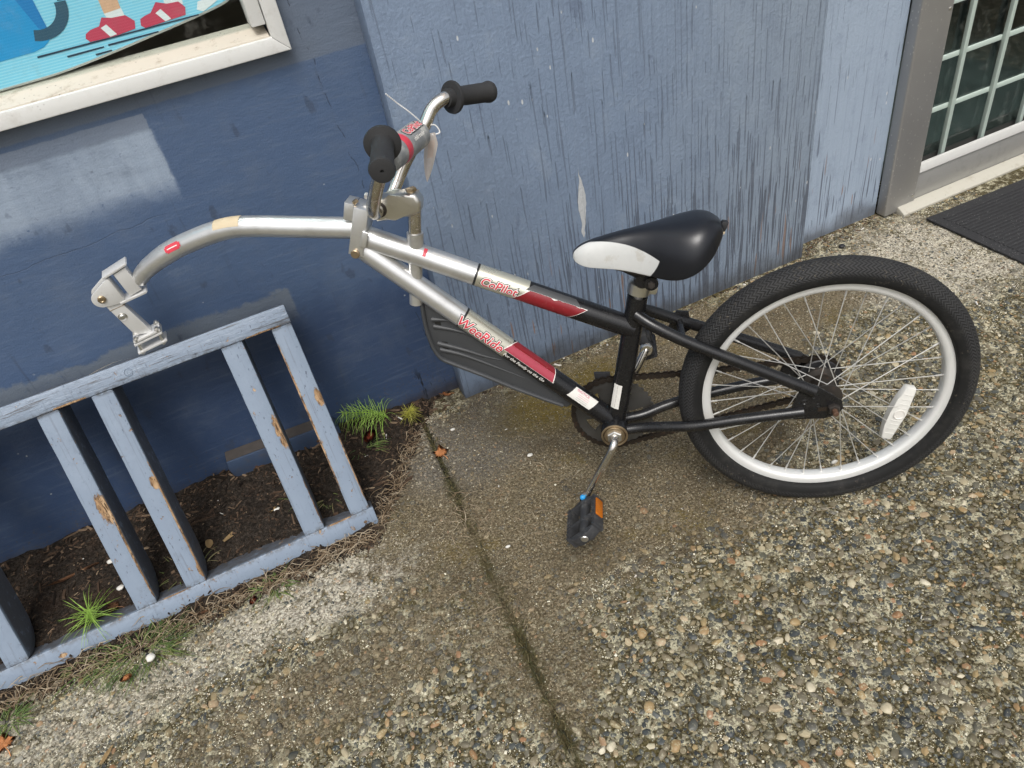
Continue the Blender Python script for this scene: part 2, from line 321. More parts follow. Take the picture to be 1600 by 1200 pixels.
def mat_panel(strip=False):
    m = NT('plain_blue_boarding' if strip else 'weathered_blue_plywood'); c = m.coord(); x, y, z = m.xyz(c)
    nA = m.sub(m.noise(c, 9, 5, 0.6), 0.5)
    base = m.mix(m.noise(c, 5, 4), (0.172, 0.230, 0.330), (0.225, 0.292, 0.400))
    base = m.mix(m.ss(m.add(x, m.mul(nA, 0.3)), 0.75, 1.3), base, (0.30, 0.365, 0.455) if strip else (0.265, 0.325, 0.41))  # paler to the right, partly brighter light put into the paint colour
    gr = m.noise(m.scale(c, (130, 130, 1.6)), 1, 3, 0.5)
    base = m.mix(m.mul(m.ss(gr, 0.54, 0.66), 0.12), base, (0.12, 0.155, 0.22))
    blot = m.noise(c, 14, 6, .7); base = m.mix(m.mul(m.ss(blot, .50, .68), .22), base, (0.135, 0.172, 0.245)); base = m.mix(m.mul(m.ss(blot, .47, .34), .20), base, (0.33, 0.39, 0.47))
    right = m.ss(m.add(x, m.mul(nA, .5)), .40, .85)
    low = m.mul(m.ss(m.add(z, m.mul(nA, 0.5)), 0.62, 0.12), m.add(.45, m.mul(right, .55)))
    dens = m.add(0.03, m.add(m.mul(low, 0.72), m.mul(right, 0.13)))
    dens = m.mul(dens, 0.30) if strip else m.add(dens, m.mul(m.ss(m.add(x, m.mul(nA, .03)), 1.315, 1.338), 0.35))
    crack = None
    for fx, fz, ofs, hi in ((150, 5.5, 3, .745), (210, 3.2, 11, .755), (260, 8.0, 23, .745)):
        ln = m.noise(m.scale(c, (fx, fx, fz), (ofs, ofs * 2, ofs * 3)), 1, 0, 0.3)
        th = m.sub(hi + .02, m.mul(dens, 0.145)); k_ = m.ss(m.sub(ln, th), 0.0, 0.03)
        crack = k_ if crack is None else m.math('MAXIMUM', crack, k_)
    tone = m.mix(m.noise(c, 30, 3), (0.060, 0.070, 0.095), (0.100, 0.118, 0.158))
    base = m.mix(m.mul(crack, m.add(.36, m.mul(low, .42))), base, tone)
    # bare wood showing in the worst checks near the foot
    bare = m.mul(m.mul(m.ss(m.noise(m.scale(c, (75, 75, 7), (2, 5, 1)), 1, 1), 0.69, 0.72), m.ss(z, 0.36, 0.12)), 0.8)
    base = m.mix(bare, base, (0.26, 0.17, 0.13))
    zc = m.sub(x, m.add(0.679, m.mul(m.sub(m.noise(m.scale(c, (1, 1, 14)), 1, 3), 0.5), 0.03)))
    cw = m.mul(m.mul(m.ss(z, 0.485, 0.43), m.add(0.0045, m.mul(m.ss(m.math('ABSOLUTE', m.sub(z, .40)), .06, .0), 0.006))), m.ss(z, 0.31, 0.325))
    chip = m.ss(m.sub(m.math('ABSOLUTE', zc), cw), 0.0004, -0.0006)
    specks = m.mul(m.ss(m.vor(m.scale(c, (55, 55, 22)), 1), 0.13, 0.09), m.ss(m.noise(c, 12, 2), 0.58, 0.64))
    base = m.mix(m.math('MAXIMUM', chip, specks), base, (0.52, 0.54, 0.56))
    smear = m.mul(m.ss(m.noise(m.scale(c, (16, 16, 7), (5, 2, 0)), 1, 5, 0.7), 0.61, 0.68), 0.4)
    base = m.mix(smear, base, (0.10, 0.13, 0.20))
    base = m.mix(m.mul(m.ss(m.add(z, m.mul(nA, 0.12)), 0.075, 0.0), 0.75), base, (0.06, 0.06, 0.065))
    m.P('Base Color', base).P('Roughness', 0.62)
    hgt = m.add(m.add(m.mul(gr, 0.8), m.mul(crack, -2.0)), m.add(m.mul(m.noise(c, 110, 5, .7), 1.0), m.mul(chip, -0.5)))
    m.P('Normal', m.bump(hgt, 0.55, 0.004)); return m.m

def mat_rack_paint():
    m = NT('chipped_blue_wood_paint'); c = m.coord(); x, y, z = m.xyz(c)
    # object space: x along the rack, y into its depth, z up its slope
    grain = m.noise(m.scale(c, (14, 90, 14), (0, 0, 0)), 1, 5, 0.65)
    gx = m.noise(m.scale(c, (11, 170, 170)), 1, 5, 0.75)
    base = m.mix(m.noise(c, 22, 4), (0.160, 0.203, 0.268), (0.212, 0.262, 0.332))
    top = m.ss(z, 0.45, 0.456)
    base = m.mix(m.mul(m.mul(m.ss(gx, 0.52, 0.62), top), 0.85), base, (0.06, 0.06, 0.065))
    base = m.mix(m.mul(m.ss(gx, 0.46, 0.36), m.mul(top, 0.5)), base, (0.36, 0.41, 0.48))
    wob = m.mul(m.sub(m.noise(c, 50, 6, 0.75), 0.5), 1.7)
    wood = m.ramp(m.noise(m.scale(c, (60, 60, 12)), 1, 5, .7), [(0.35, (0.10, 0.055, 0.026)), (0.5, (0.30, 0.185, 0.095)), (0.68, (0.50, 0.35, 0.21))])
    wob = m.mul(m.sub(m.noise(m.scale(c, (70, 70, 34)), 1, 6, 0.8), 0.5), 2.3)
    wood = m.mix(m.ss(m.noise(m.scale(c, (240, 240, 50)), 1, 4, .8), .50, .60), wood, (0.07, 0.036, 0.016))
    g = None
    for cx, cz, rx, rz in ((-0.458, 0.250, 0.013, 0.032), (-0.110, 0.262, 0.013, 0.034), (-0.018, 0.298, 0.007, 0.018), (-0.362, 0.262, 0.007, 0.014), (-0.4535, 0.16, 0.003, 0.11), (-0.109, 0.10, 0.003, 0.05), (-0.0515, 0.27, 0.003, 0.16), (-0.3565, 0.17, 0.003, 0.13), (-0.358, 0.064, 0.004, 0.012), (-0.012, 0.14, 0.0028, 0.08), (-0.07, 0.457, 0.035, 0.0022), (-0.43, 0.458, 0.03, 0.0022), (-0.08, 0.0415, 0.028, 0.003), (-0.42, 0.0415, 0.028, 0.0025), (-0.64, 0.02, 0.008, 0.004)):
        d = m.ss(m.bell(x, z, cx, cz, rx, rz, wob), 1.12, 0.95)
        g = d if g is None else m.math('MAXIMUM', g, d)
    g = m.mul(g, m.ss(y, 0.0045, 0.003))
    ed = m.n('Attribute', attribute_name='edge').outputs['Fac']
    en = m.mul(m.ss(ed, 0.3, 0.9), m.ss(m.noise(c, 46, 5, 0.75), 0.62, 0.645))
    g = m.math('MAXIMUM', g, m.mul(en, 0.85))
    pits = m.ss(m.noise(m.scale(c, (230, 230, 75)), 1, 3, .6), 0.66, 0.70)
    flake = m.ss(m.noise(c, 90, 6, 0.8), 0.635, 0.66)
    base = m.mix(m.mul(m.math('MAXIMUM', pits, flake), 0.75), base, (0.06, 0.075, 0.11))
    dirt = m.ss(m.noise(c, 16, 6, 0.7), 0.56, 0.72)
    base = m.mix(m.mul(dirt, 0.5), base, (0.105, 0.122, 0.15))
    nrm = m.n('NewGeometry').outputs['Normal']; nx, ny, nz = m.xyz(nrm)
    off_front = m.mul(m.ss(m.noise(c, 60, 5, .7), 0.30, 0.46), m.ss(y, 0.003, 0.012))
    base = m.mix(m.mul(off_front, 0.85), base, (0.070, 0.074, 0.085))  # patchy dark grey on the faces behind the front
    jn = m.math('MAXIMUM', m.ss(m.math('ABSOLUTE', m.sub(z, 0.041)), .012, .0), m.ss(m.math('ABSOLUTE', m.sub(z, 0.456)), .010, .0)); base = m.mix(m.mul(m.mul(jn, m.ss(m.noise(c, 70, 5, .75), .42, .58)), .7), base, (0.06, 0.058, 0.056))
    streak = m.mul(m.ss(m.noise(m.scale(c, (150, 150, 6)), 1, 3, .6), .58, .68), .4); base = m.mix(streak, base, (0.095, 0.112, 0.142))
    base = m.mix(g, base, wood)
    m.P('Base Color', base).P('Roughness', m.add(0.45, m.mul(g, 0.4)))
    hgt = m.add(m.add(m.mul(g, -0.8), m.mul(m.noise(c, 140, 4), 0.4)), m.add(m.mul(pits, -0.6), m.mul(m.mul(gx, top), 1.2)))
    m.P('Normal', m.bump(hgt, 0.5, 0.003)); return m.m

def mat_metal(name, col, rough, scr=0.3, rust=0.0, metal=1.0):
    m = NT(name); c = m.coord()
    s1 = m.noise(m.scale(c, (40, 200, 40)), 1, 5, .7); s2 = m.noise(c, 30, 5, .6)
    base = m.mix(m.mul(m.ss(s1, .5, .7), scr), col, tuple(x * .55 for x in col))
    if rust:
        rm = m.mul(m.ss(m.noise(c, 75, 6, .75), 0.55, 0.68), rust)
        base = m.mix(rm, base, (0.16, 0.07, 0.03)); m.P('Metallic', m.math('SUBTRACT', metal, m.mul(rm, metal)))
        m.P('Roughness', m.add(m.add(rough, m.mul(rm, .4)), m.mul(s2, .12)))
    else:
        m.P('Metallic', metal).P('Roughness', m.add(rough - .05, m.mul(s2, .14)))
    m.P('Base Color', base); m.P('Normal', m.bump(s2, .05, .001)); return m.m
def mat_frame_black():
    m = NT('gloss_black_frame_paint'); c = m.coord()
    sp = m.ss(m.vor(c, 330), 0.10, 0.05); nn = m.noise(c, 14, 5, .65)
    dust = m.mul(m.ss(nn, .48, .72), .30)
    base = m.mix(dust, (0.008, 0.008, 0.009), (0.055, 0.052, 0.048))
    base = m.mix(m.mul(sp, m.ss(m.noise(c, 40, 2), .55, .62)), base, (0.30, 0.29, 0.27))
    m.P('Base Color', base).P('Roughness', m.add(0.15, m.mul(m.noise(c, 60, 4), .24))).P('Specular IOR Level', .5)
    m.P('Normal', m.bump(m.noise(c, 420, 2), 0.16, 0.0008)); return m.m
def mat_silver():
    m = NT('silver_frame_paint'); c = m.coord()
    nn = m.noise(c, 18, 5, .65)
    base = m.mix(m.ss(nn, .45, .7), (0.68, 0.68, 0.67), (0.57, 0.565, 0.55))
    sp = m.mul(m.ss(m.vor(c, 210), 0.11, 0.06), m.ss(m.noise(c, 35, 2), .58, .64))
    base = m.mix(m.mul(sp, .7), base, (0.12, 0.09, 0.07))
    m.P('Base Color', base).P('Metallic', 0.82).P('Roughness', m.add(0.27, m.mul(m.noise(c, 80, 4), .12)))
    m.P('Normal', m.bump(m.noise(c, 240, 3), 0.05, 0.001)); return m.m
def mat_tyre():
    m = NT('black_tyre_rubber'); uv = m.coord('UV'); u_, v_, _ = m.xyz(uv); c = m.coord()
    # u: along the tread in knurl pitches, v: across the section -1..1
    av = m.math('ABSOLUTE', v_)
    ch = m.math('FRACT', m.add(m.mul(u_, 1.0), m.mul(v_, 9.0)))
    ch2 = m.math('FRACT', m.sub(m.mul(u_, 1.0), m.mul(v_, 9.0)))
    lane = m.ss(m.math('SINE', m.mul(v_, 28.0)), -0.2, 0.2)
    tri = m.math('ABSOLUTE', m.sub(ch, 0.5)); tri2 = m.math('ABSOLUTE', m.sub(ch2, 0.5))
    weave = m.add(m.mul(lane, tri), m.mul(m.sub(1.0, lane), tri2))
    tread = m.ss(weave, 0.12, 0.30); tread = m.mul(tread, m.ss(av, 0.86, 0.70))
    base = m.mix(tread, (0.007, 0.007, 0.007), (0.028, 0.028, 0.029))
    dust = m.ss(m.noise(c, 20, 6, .7), .45, .72)
    base = m.mix(m.mul(dust, .38), base, (0.050, 0.047, 0.042)); mud = m.mul(m.ss(m.noise(c, 160, 4, .75), .60, .66), m.ss(m.noise(c, 12, 3), .50, .62)); base = m.mix(m.mul(mud, .7), base, (0.13, 0.11, 0.08))
    m.P('Base Color', base).P('Roughness', 0.72).P('Specular IOR Level', .35)
    m.P('Normal', m.bump(m.add(tread, m.mul(m.noise(c, 500, 3), .25)), 0.55, 0.0022)); return m.m
def mat_saddle():
    m = NT('two_tone_saddle_vinyl'); c = m.coord(); x, y, z = m.xyz(c)
    s = m.math('DIVIDE', m.add(x, 0.413), 0.24)      # 0 nose .. 1 tail
    # upper border of the pale side patch, and its rear edge
    top = m.add(0.5715, m.mul(m.math('POWER', m.math('ABSOLUTE', m.sub(s, 0.2)), 2.0), -0.215))
    up = m.ss(m.sub(z, top), 0.0006, -0.0006)
    rear = m.ss(m.add(s, m.add(m.mul(m.sub(z, 0.53), -2.2), m.mul(m.mul(m.sub(z, 0.53), m.sub(z, 0.53)), 40.0))), 0.552, 0.546)
    side = m.ss(m.math('ABSOLUTE', y), 0.004, 0.0055)
    msk = m.mul(m.mul(up, rear), side)
    gr = m.noise(c, 900, 2)
    wh = m.mix(m.noise(c, 35, 5, .6), (0.44, 0.45, 0.44), (0.56, 0.56, 0.545))
    wh = m.mix(m.mul(m.ss(m.noise(c, 28, 6, .75), .57, .7), .35), wh, (0.33, 0.29, 0.22))
    base = m.mix(msk, m.mix(m.noise(c, 25, 4), (0.004, 0.005, 0.008), (0.009, 0.010, 0.014)), wh)
    m.P('Base Color', base).P('Roughness', m.add(0.30, m.mul(msk, .35))).P('Specular IOR Level', .5)
    m.P('Normal', m.bump(m.add(gr, m.mul(m.noise(c, 20, 3), .8)), 0.10, 0.001)); return m.m
def mat_glass(name, tint=(0.9, 0.95, 0.95), dirt=0.0):
    m = NT(name); t = m.t
    tr = m.n('BsdfTransparent', {0: tint}); gl = m.n('BsdfGlossy', {0: (1, 1, 1), 1: 0.03}); fr = m.n('Fresnel', {0: 1.45}); bf = m.n('NewGeometry').outputs['Backfacing']
    mx = m.n('MixShader', {0: m.mul(fr.outputs[0], m.sub(1.0, bf)), 1: tr.outputs[0], 2: gl.outputs[0]})
    out = mx.outputs[0]
    if dirt:
        c = m.coord(); d = m.mul(m.ss(m.noise(c, 22, 6, .75), .52, .75), dirt)
        df = m.n('BsdfDiffuse', {0: (0.55, 0.53, 0.48)}); out = m.n('MixShader', {0: d, 1: out, 2: df.outputs[0]}).outputs[0]
    t.links.new(out, t.nodes['Material Output'].inputs[0]); return m.m
def mat_film():
    m = NT('printed_film_ground'); c = m.coord(); x, y, z = m.xyz(c)
    ln = m.ss(m.math('SINE', m.mul(z, 2 * PI / 0.0042)), -0.2, 0.5)
    base = m.mix(m.mul(ln, 0.5), (0.22, 0.62, 0.80), (0.46, 0.76, 0.88))
    m.P('Base Color', base).P('Roughness', .45); return m.m
def printed(name, col):
    m = NT(name); c = m.coord(); x, y, z = m.xyz(c)
    ln = m.ss(m.math('SINE', m.mul(z, 2 * PI / 0.0042)), -0.2, 0.5)
    m.P('Base Color', m.mix(m.mul(ln, .16), col, tuple(min(1, k * 1.2 + .06) for k in col))).P('Roughness', .5); return m.m
def mat_white_frame(name, col=(0.70, 0.69, 0.66), dirt=(0.30, 0.25, 0.18), amt=.45, sc=24):
    m = NT(name); c = m.coord()
    d = m.ss(m.noise(c, sc, 6, .75), .53, .70); sp = m.ss(m.vor(c, 90), .16, .06)
    base = m.mix(m.mul(d, amt), col, dirt); base = m.mix(m.mul(m.mul(sp, m.ss(m.noise(c, 12, 2), .5, .6)), amt), base, (0.10, 0.09, 0.08))
    m.P('Base Color', base).P('Roughness', .55); m.P('Normal', m.bump(m.noise(c, 120, 4), .2, .001)); return m.m
def mat_jamb():
    m = NT('brushed_bronze_aluminium'); c = m.coord()
    sc = m.ss(m.noise(m.scale(c, (70, 70, 260), (0, 0, 0)), 1, 4, .7), .66, .72)
    base = m.mix(m.noise(c, 8, 4), (0.30, 0.296, 0.29), (0.38, 0.376, 0.37))
    spk = m.mul(m.ss(m.vor(m.scale(c, (95, 95, 70)), 1), .20, .12), m.ss(m.noise(c, 16, 2), .40, .52))
    base = m.mix(m.mul(m.math('MAXIMUM', m.mul(sc, .35), m.mul(spk, .8)), .8), base, (0.58, 0.56, 0.53))
    m.P('Base Color', base).P('Metallic', .55).P('Roughness', .38); return m.m
def mat_mat():
    m = NT('black_ribbed_rubber'); c = m.coord()
    base = m.mix(m.noise(c, 130, 4, .7), (0.010, 0.010, 0.012), (0.036, 0.036, 0.038))
    spk = m.mul(m.ss(m.noise(m.scale(c, (60, 400, 60)), 1, 3), .68, .72), .5)
    grit = m.mul(m.ss(m.vor(c, 140), .16, .08), m.ss(m.noise(c, 10, 3), .44, .56)); spk = m.math('MAXIMUM', spk, grit)
    m.P('Base Color', m.mix(spk, base, (0.25, 0.24, 0.23))).P('Roughness', .85); m.P('Normal', m.bump(m.noise(c, 300, 3), .6, .002)); return m.m
def mat_plant(name, a, b):
    m = NT(name); f = m.noise(m.coord(), 45, 3)
    m.P('Base Color', m.mix(f, a, b)).P('Roughness', .55)
    m.P('Subsurface Weight', 0.0); return m.m
def mat_litter():
    m = NT('litter_bits'); t = m.n('Attribute', attribute_name='tint').outputs['Fac']
    c = m.ramp(t, [(0, (0.012, 0.009, 0.007)), (.3, (0.034, 0.025, 0.018)), (.55, (0.075, 0.048, 0.032)), (.8, (0.17, 0.12, 0.08)), (.95, (0.38, 0.29, 0.19)), (1, (0.6, 0.58, 0.54))])
    m.P('Base Color', c).P('Roughness', .9).P('Specular IOR Level', .15); return m.m
def mat_tint(name, stops):
    m = NT(name); t = m.n('Attribute', attribute_name='tint').outputs['Fac']
    m.P('Base Color', m.ramp(t, stops)).P('Roughness', .6); return m.m

M_CRUMB = mat_tint('crust_grit', [(0, (0.022, 0.017, 0.011)), (.25, (0.085, 0.068, 0.043)), (.5, (0.27, 0.235, 0.145)), (.75, (0.50, 0.46, 0.33)), (1, (0.68, 0.64, 0.52))])
M_PAVE = mat_pavement(); M_PEBO = mat_pebble('pebble_stone', True); M_PEBS = mat_pebble('pebble_stone_small', False); M_SOIL = mat_soil()
M_WALL = mat_left_wall(); M_PANEL = mat_panel(); M_STRIP = mat_panel(True); M_RACK = mat_rack_paint()
M_BLACK = mat_frame_black(); M_SILVER = mat_silver(); M_TYRE = mat_tyre(); M_SADDLE = mat_saddle()
M_CHROME = mat_metal('pitted_chrome', (0.66, 0.63, 0.58), 0.13, .45, .55)
M_STEEL = mat_metal('zinc_steel', (0.62, 0.61, 0.58), 0.32, .3, .25)
M_ALLOY = mat_metal('bright_alloy', (0.70, 0.68, 0.63), 0.30, .2, 0)
M_RIM = mat_metal('silver_rim_alloy', (0.74, 0.74, 0.72), 0.45, .12, 0, .35)
M_SPOKE = mat_metal('spoke_steel', (0.68, 0.67, 0.64), 0.34, .25, .1, .7)
M_RUST = simple('rusty_steel', (0.10, 0.052, 0.030), .8, .2, .4, 90, .3)
M_DARKMETAL = mat_metal('oily_dark_steel', (0.07, 0.062, 0.056), .42, .5, .35, .7)
M_CHAIN = mat_metal('greasy_chain', (0.050, 0.040, 0.032), .38, .4, .35, .7)
M_BRASS = mat_metal('tarnished_bolt', (0.42, 0.33, 0.22), .35, .4, .5)
M_GRIP = simple('black_grip_rubber', (0.020, 0.020, 0.021), .72, 0, .25, 40, .2, 500)
M_GUARD = simple('grey_moulded_plastic', (0.043, 0.045, 0.048), .52, 0, .12, 25, .12, 700)
M_BLKPLASTIC = simple('black_plastic', (0.016, 0.016, 0.018), .5, 0, .3, 60, .15, 400, dirt=(0.09, 0.085, 0.075), dirt_amt=.5)
M_RING = simple('grey_chainring_steel', (0.085, 0.082, 0.076), .40, .5, .25, 30, .1, 200, dirt=(0.05, 0.04, 0.03), dirt_amt=.7)
M_RED = simple('red_decal_vinyl', (0.20, 0.012, 0.018), .30, 0, .15, 120, 0, dirt=(0.45, 0.30, 0.28), dirt_amt=.25, dirt_scale=130)
M_PINKRED = simple('bright_red_print', (0.58, 0.05, 0.075), .35, 0, .1)
M_PINK = simple('rose_red_vinyl', (0.34, 0.045, 0.07), .30, 0, .12, 120)
M_WHITEPRINT = simple('white_print', (0.72, 0.70, 0.66), .4, 0, .08)
M_BLACKPRINT = simple('black_print', (0.012, 0.012, 0.012), .35, 0, .1)
M_LABEL = simple('white_paper_label', (0.66, 0.64, 0.60), .6, 0, .1, 200)
M_PINKINK = simple('pink_ink', (0.55, 0.16, 0.22), .6, 0, .1)
M_GREYINK = simple('grey_ink', (0.30, 0.28, 0.27), .6, 0, .1)
M_TAPE = simple('tan_tape', (0.52, 0.43, 0.29), .6, 0, .12, 50)
M_GOLD = mat_metal('pale_gold_lacquer', (0.62, 0.60, 0.50), .26, .15, 0, .75)
M_PAD = simple('grey_print_pad_vinyl', (0.22, 0.23, 0.235), .5, 0, .2, 60, .2, 120, dirt=(0.55, 0.54, 0.50), dirt_amt=.8, dirt_scale=40)
M_PEDAL = simple('dusty_pedal_plastic', (0.030, 0.031, 0.034), .55, 0, .35, 60, .2, 300, dirt=(0.13, 0.125, 0.115), dirt_amt=.6, dirt_scale=60)
M_AMBER = simple('amber_reflector', (0.42, 0.12, 0.008), .22, 0, .2, 250, .4, 900)
M_CLEAR = simple('clear_reflector', (0.66, 0.65, 0.61), .22, 0, .1, 90, .3, 900)
M_BLUE = simple('blue_cap', (0.02, 0.28, 0.62), .4)
M_TIE = simple('clear_plastic_tie', (0.66, 0.66, 0.65), .4)
M_TAG = simple('creased_paper_tag', (0.64, 0.59, 0.55), .7, 0, .08, 40)
M_TAGINK = simple('peach_tag_print', (0.66, 0.56, 0.49), .7, 0, .1)
M_WFRAME = mat_white_frame('white_window_trim', (0.62, 0.62, 0.60), (0.34, 0.31, 0.26), .25)
M_SILL = mat_white_frame('stained_cream_sill', (0.55, 0.50, 0.42), (0.26, 0.20, 0.13), .6, 34)
M_REVEAL = simple('dark_reveal', (0.045, 0.043, 0.040), .8, 0, .3, 20)
M_GLASS = mat_glass('window_glass', (0.94, 0.97, 0.97), .06); M_DGLASS = mat_glass('door_glass', (0.80, 0.87, 0.86), .10)
M_JAMB = mat_jamb(); M_KICK = mat_metal('scuffed_aluminium', (0.44, 0.435, 0.42), .42, .25, 0, .6)
M_LEDGE = simple('white_door_bead', (0.56, 0.555, 0.535), .5, 0, .06, 60)
M_MUNTIN = simple('pale_green_muntin', (0.44, 0.52, 0.47), .5, 0, .06)
M_THRESH = mat_white_frame('cream_threshold', (0.42, 0.40, 0.34), (0.24, 0.20, 0.14), .4, 30)
M_ROOM = simple('dim_interior', (0.10, 0.108, 0.104), .8, 0, .5, 3)
M_MAT = mat_mat()
M_BLOCK = simple('dark_blue_block_paint', (0.034, 0.055, 0.10), .5, 0, .25, 30, .3, 120, dirt=(0.075, 0.062, 0.05), dirt_amt=.5, dirt_scale=18)
M_BARE = simple('weathered_bare_wood', (0.055, 0.047, 0.042), .85, 0, .4, 50, .5, 160)
M_FERN = mat_plant('horsetail_green', (0.16, 0.30, 0.040), (0.32, 0.47, 0.09))
M_FERNY = mat_plant('yellow_horsetail', (0.26, 0.25, 0.03), (0.34, 0.34, 0.06))
M_GRASS = mat_tint('tuft_grass', [(0, (0.04, 0.08, 0.018)), (.5, (0.10, 0.165, 0.035)), (.75, (0.18, 0.21, 0.065)), (1, (0.32, 0.26, 0.14))])
M_DRY = mat_tint('dry_grass', [(0, (0.10, 0.065, 0.035)), (.5, (0.24, 0.17, 0.10)), (1, (0.42, 0.35, 0.25))])
M_LITTER = mat_litter()
M_LEAF_O = simple('orange_leaf', (0.56, 0.24, 0.09), .7, 0, .3, 90, .3, 200)
M_LEAF_R = simple('rust_red_leaf', (0.20, 0.035, 0.013), .6, 0, .3, 90, .3, 200)
M_LEAF_T = simple('tan_leaf', (0.45, 0.31, 0.15), .8, 0, .3, 90, .3, 200)
M_LEAF_B = simple('brown_leaf', (0.20, 0.095, 0.045), .8, 0, .35, 90, .3, 200)
M_STONE = simple('white_pebble', (0.62, 0.60, 0.55), .7, 0, .15, 120, .2, 400)

# ================================================================== GROUND
JY0, JX0, JY1, JX1 = 1.44, 0.187, 0.40, 0.122        # the joint between the two slabs
def jx(y): return JX0 + (JX1 - JX0) * (JY0 - y) / (JY0 - JY1)
def pavement():
    bm = NB(); G = 0.0055; ys = [2.2, 1.44] + [1.44 - .08 * i for i in range(1, 40)] + [-6.0]
    def q(*c): bm.faces.new([bm.verts.new(p) for p in c])
    L, Rr, LB, RB = [], [], [], []
    for i, y in enumerate(ys):
        a = jx(y); wl = G * (1 + .5 * mnoise.noise((3, y * 14, 0))); wr = G * (1 + .5 * mnoise.noise((9, y * 14, 5)))
        L.append(bm.verts.new((a - wl, y, 0))); dp = -.009 if y > 1.1 else (-.0012 if y > .8 else -.003); wl *= (.75 if y > 1.1 else .8); wr *= .75; LB.append(bm.verts.new((a - wl * .5, y, dp)))
        Rr.append(bm.verts.new((a + wr, y, 0))); RB.append(bm.verts.new((a + wr * .5, y, dp)))
    WL = [bm.verts.new((-45, y, 0)) for y in ys]; WR = [bm.verts.new((45, y, 0)) for y in ys]
    for i in range(len(ys) - 1):
        for A, B in ((WL, L), (L, LB), (LB, RB), (RB, Rr), (Rr, WR)):
            bm.faces.new((A[i], B[i], B[i + 1], A[i + 1]))
    far = [bm.verts.new((x, -60, 0)) for x in (-45, 45)]
    bm.faces.new([WL[-1], L[-1], LB[-1], RB[-1], Rr[-1], WR[-1], far[1], far[0]])
    return obj('pavement', bm, M_PAVE, kind='structure', smooth=False)
PAVE = pavement()

def soil_edge(x):       # how far out from the wall the soil comes, as y
    if x < -0.02: e = 1.075 + .012 * mnoise.noise((x * 9, 1, 0))
    else: e = 1.075 + (x + .02) * 1.42 + .015 * mnoise.noise((x * 22, 4, 0))
    return e
def soil_h(x, y):
    e = soil_edge(x); t = (y - e) / .30
    if t < 0: return -0.006
    s = min(1, t); base = -0.004 + .020 * min(1, t * 6) + .022 * s * s
    if x > .2: base *= max(.3, 1 - (x - .2) * 7)
    nn = .010 * mnoise.noise((x * 14, y * 14, 2)) + .006 * mnoise.noise((x * 40, y * 40, 7)) + .003 * mnoise.noise((x * 110, y * 110, 3))
    return base + nn * min(1, t * 5)
def soil():
    bm = NB(); nx, ny = 260, 84; x0, x1 = -1.6, .31; vs = []
    for i in range(nx + 1):
        x = x0 + (x1 - x0) * i / nx; y0 = soil_edge(x) - .01; row = []
        for j in range(ny + 1):
            y = y0 + (1.436 - y0) * j / ny; row.append(bm.verts.new((x, y, soil_h(x, y))))
        vs.append(row)
    for i in range(nx):
        for j in range(ny): bm.faces.new((vs[i][j], vs[i + 1][j], vs[i + 1][j + 1], vs[i][j + 1]))
    return obj('soil', bm, M_SOIL, kind='structure', angle=0)
SOIL = soil()

# --- pebbles: the largest in view are objects, the rest one joined part
def pebble_shape(seed, sub):
    bm = NB(); bmesh.ops.create_icosphere(bm, subdivisions=sub, radius=1.0)
    r = random.Random(seed); ax = Vector((1.12, r.uniform(.52, .98), r.uniform(.42, .62))); cuts = []
    for _ in range(7):
        d = Vector((r.gauss(0, 1), r.gauss(0, 1), r.gauss(0, .8))).normalized(); cuts.append((d, r.uniform(.60, .90)))
    for v in bm.verts:
        for d, h_ in cuts:
            q = v.co.dot(d) - h_
            if q > 0: v.co -= d * q * .9
        k = 1 + .14 * mnoise.noise(v.co * 1.3 + Vector((seed * 7.1, 0, 0)))
        v.co = Vector((v.co.x * ax.x, v.co.y * ax.y, v.co.z * ax.z)) * k * 1.08
    return bm
def tri_area_in_view(x, y):
    d = Vector((x, y, -CAM_H)); cx, cy, cz = (Vector(r).dot(d) for r in RC)
    if cz < .05: return None
    px, py = 800 + 1144.3 * cx / cz, 600 + 1144.3 * cy / cz
    return (px, py, cz)
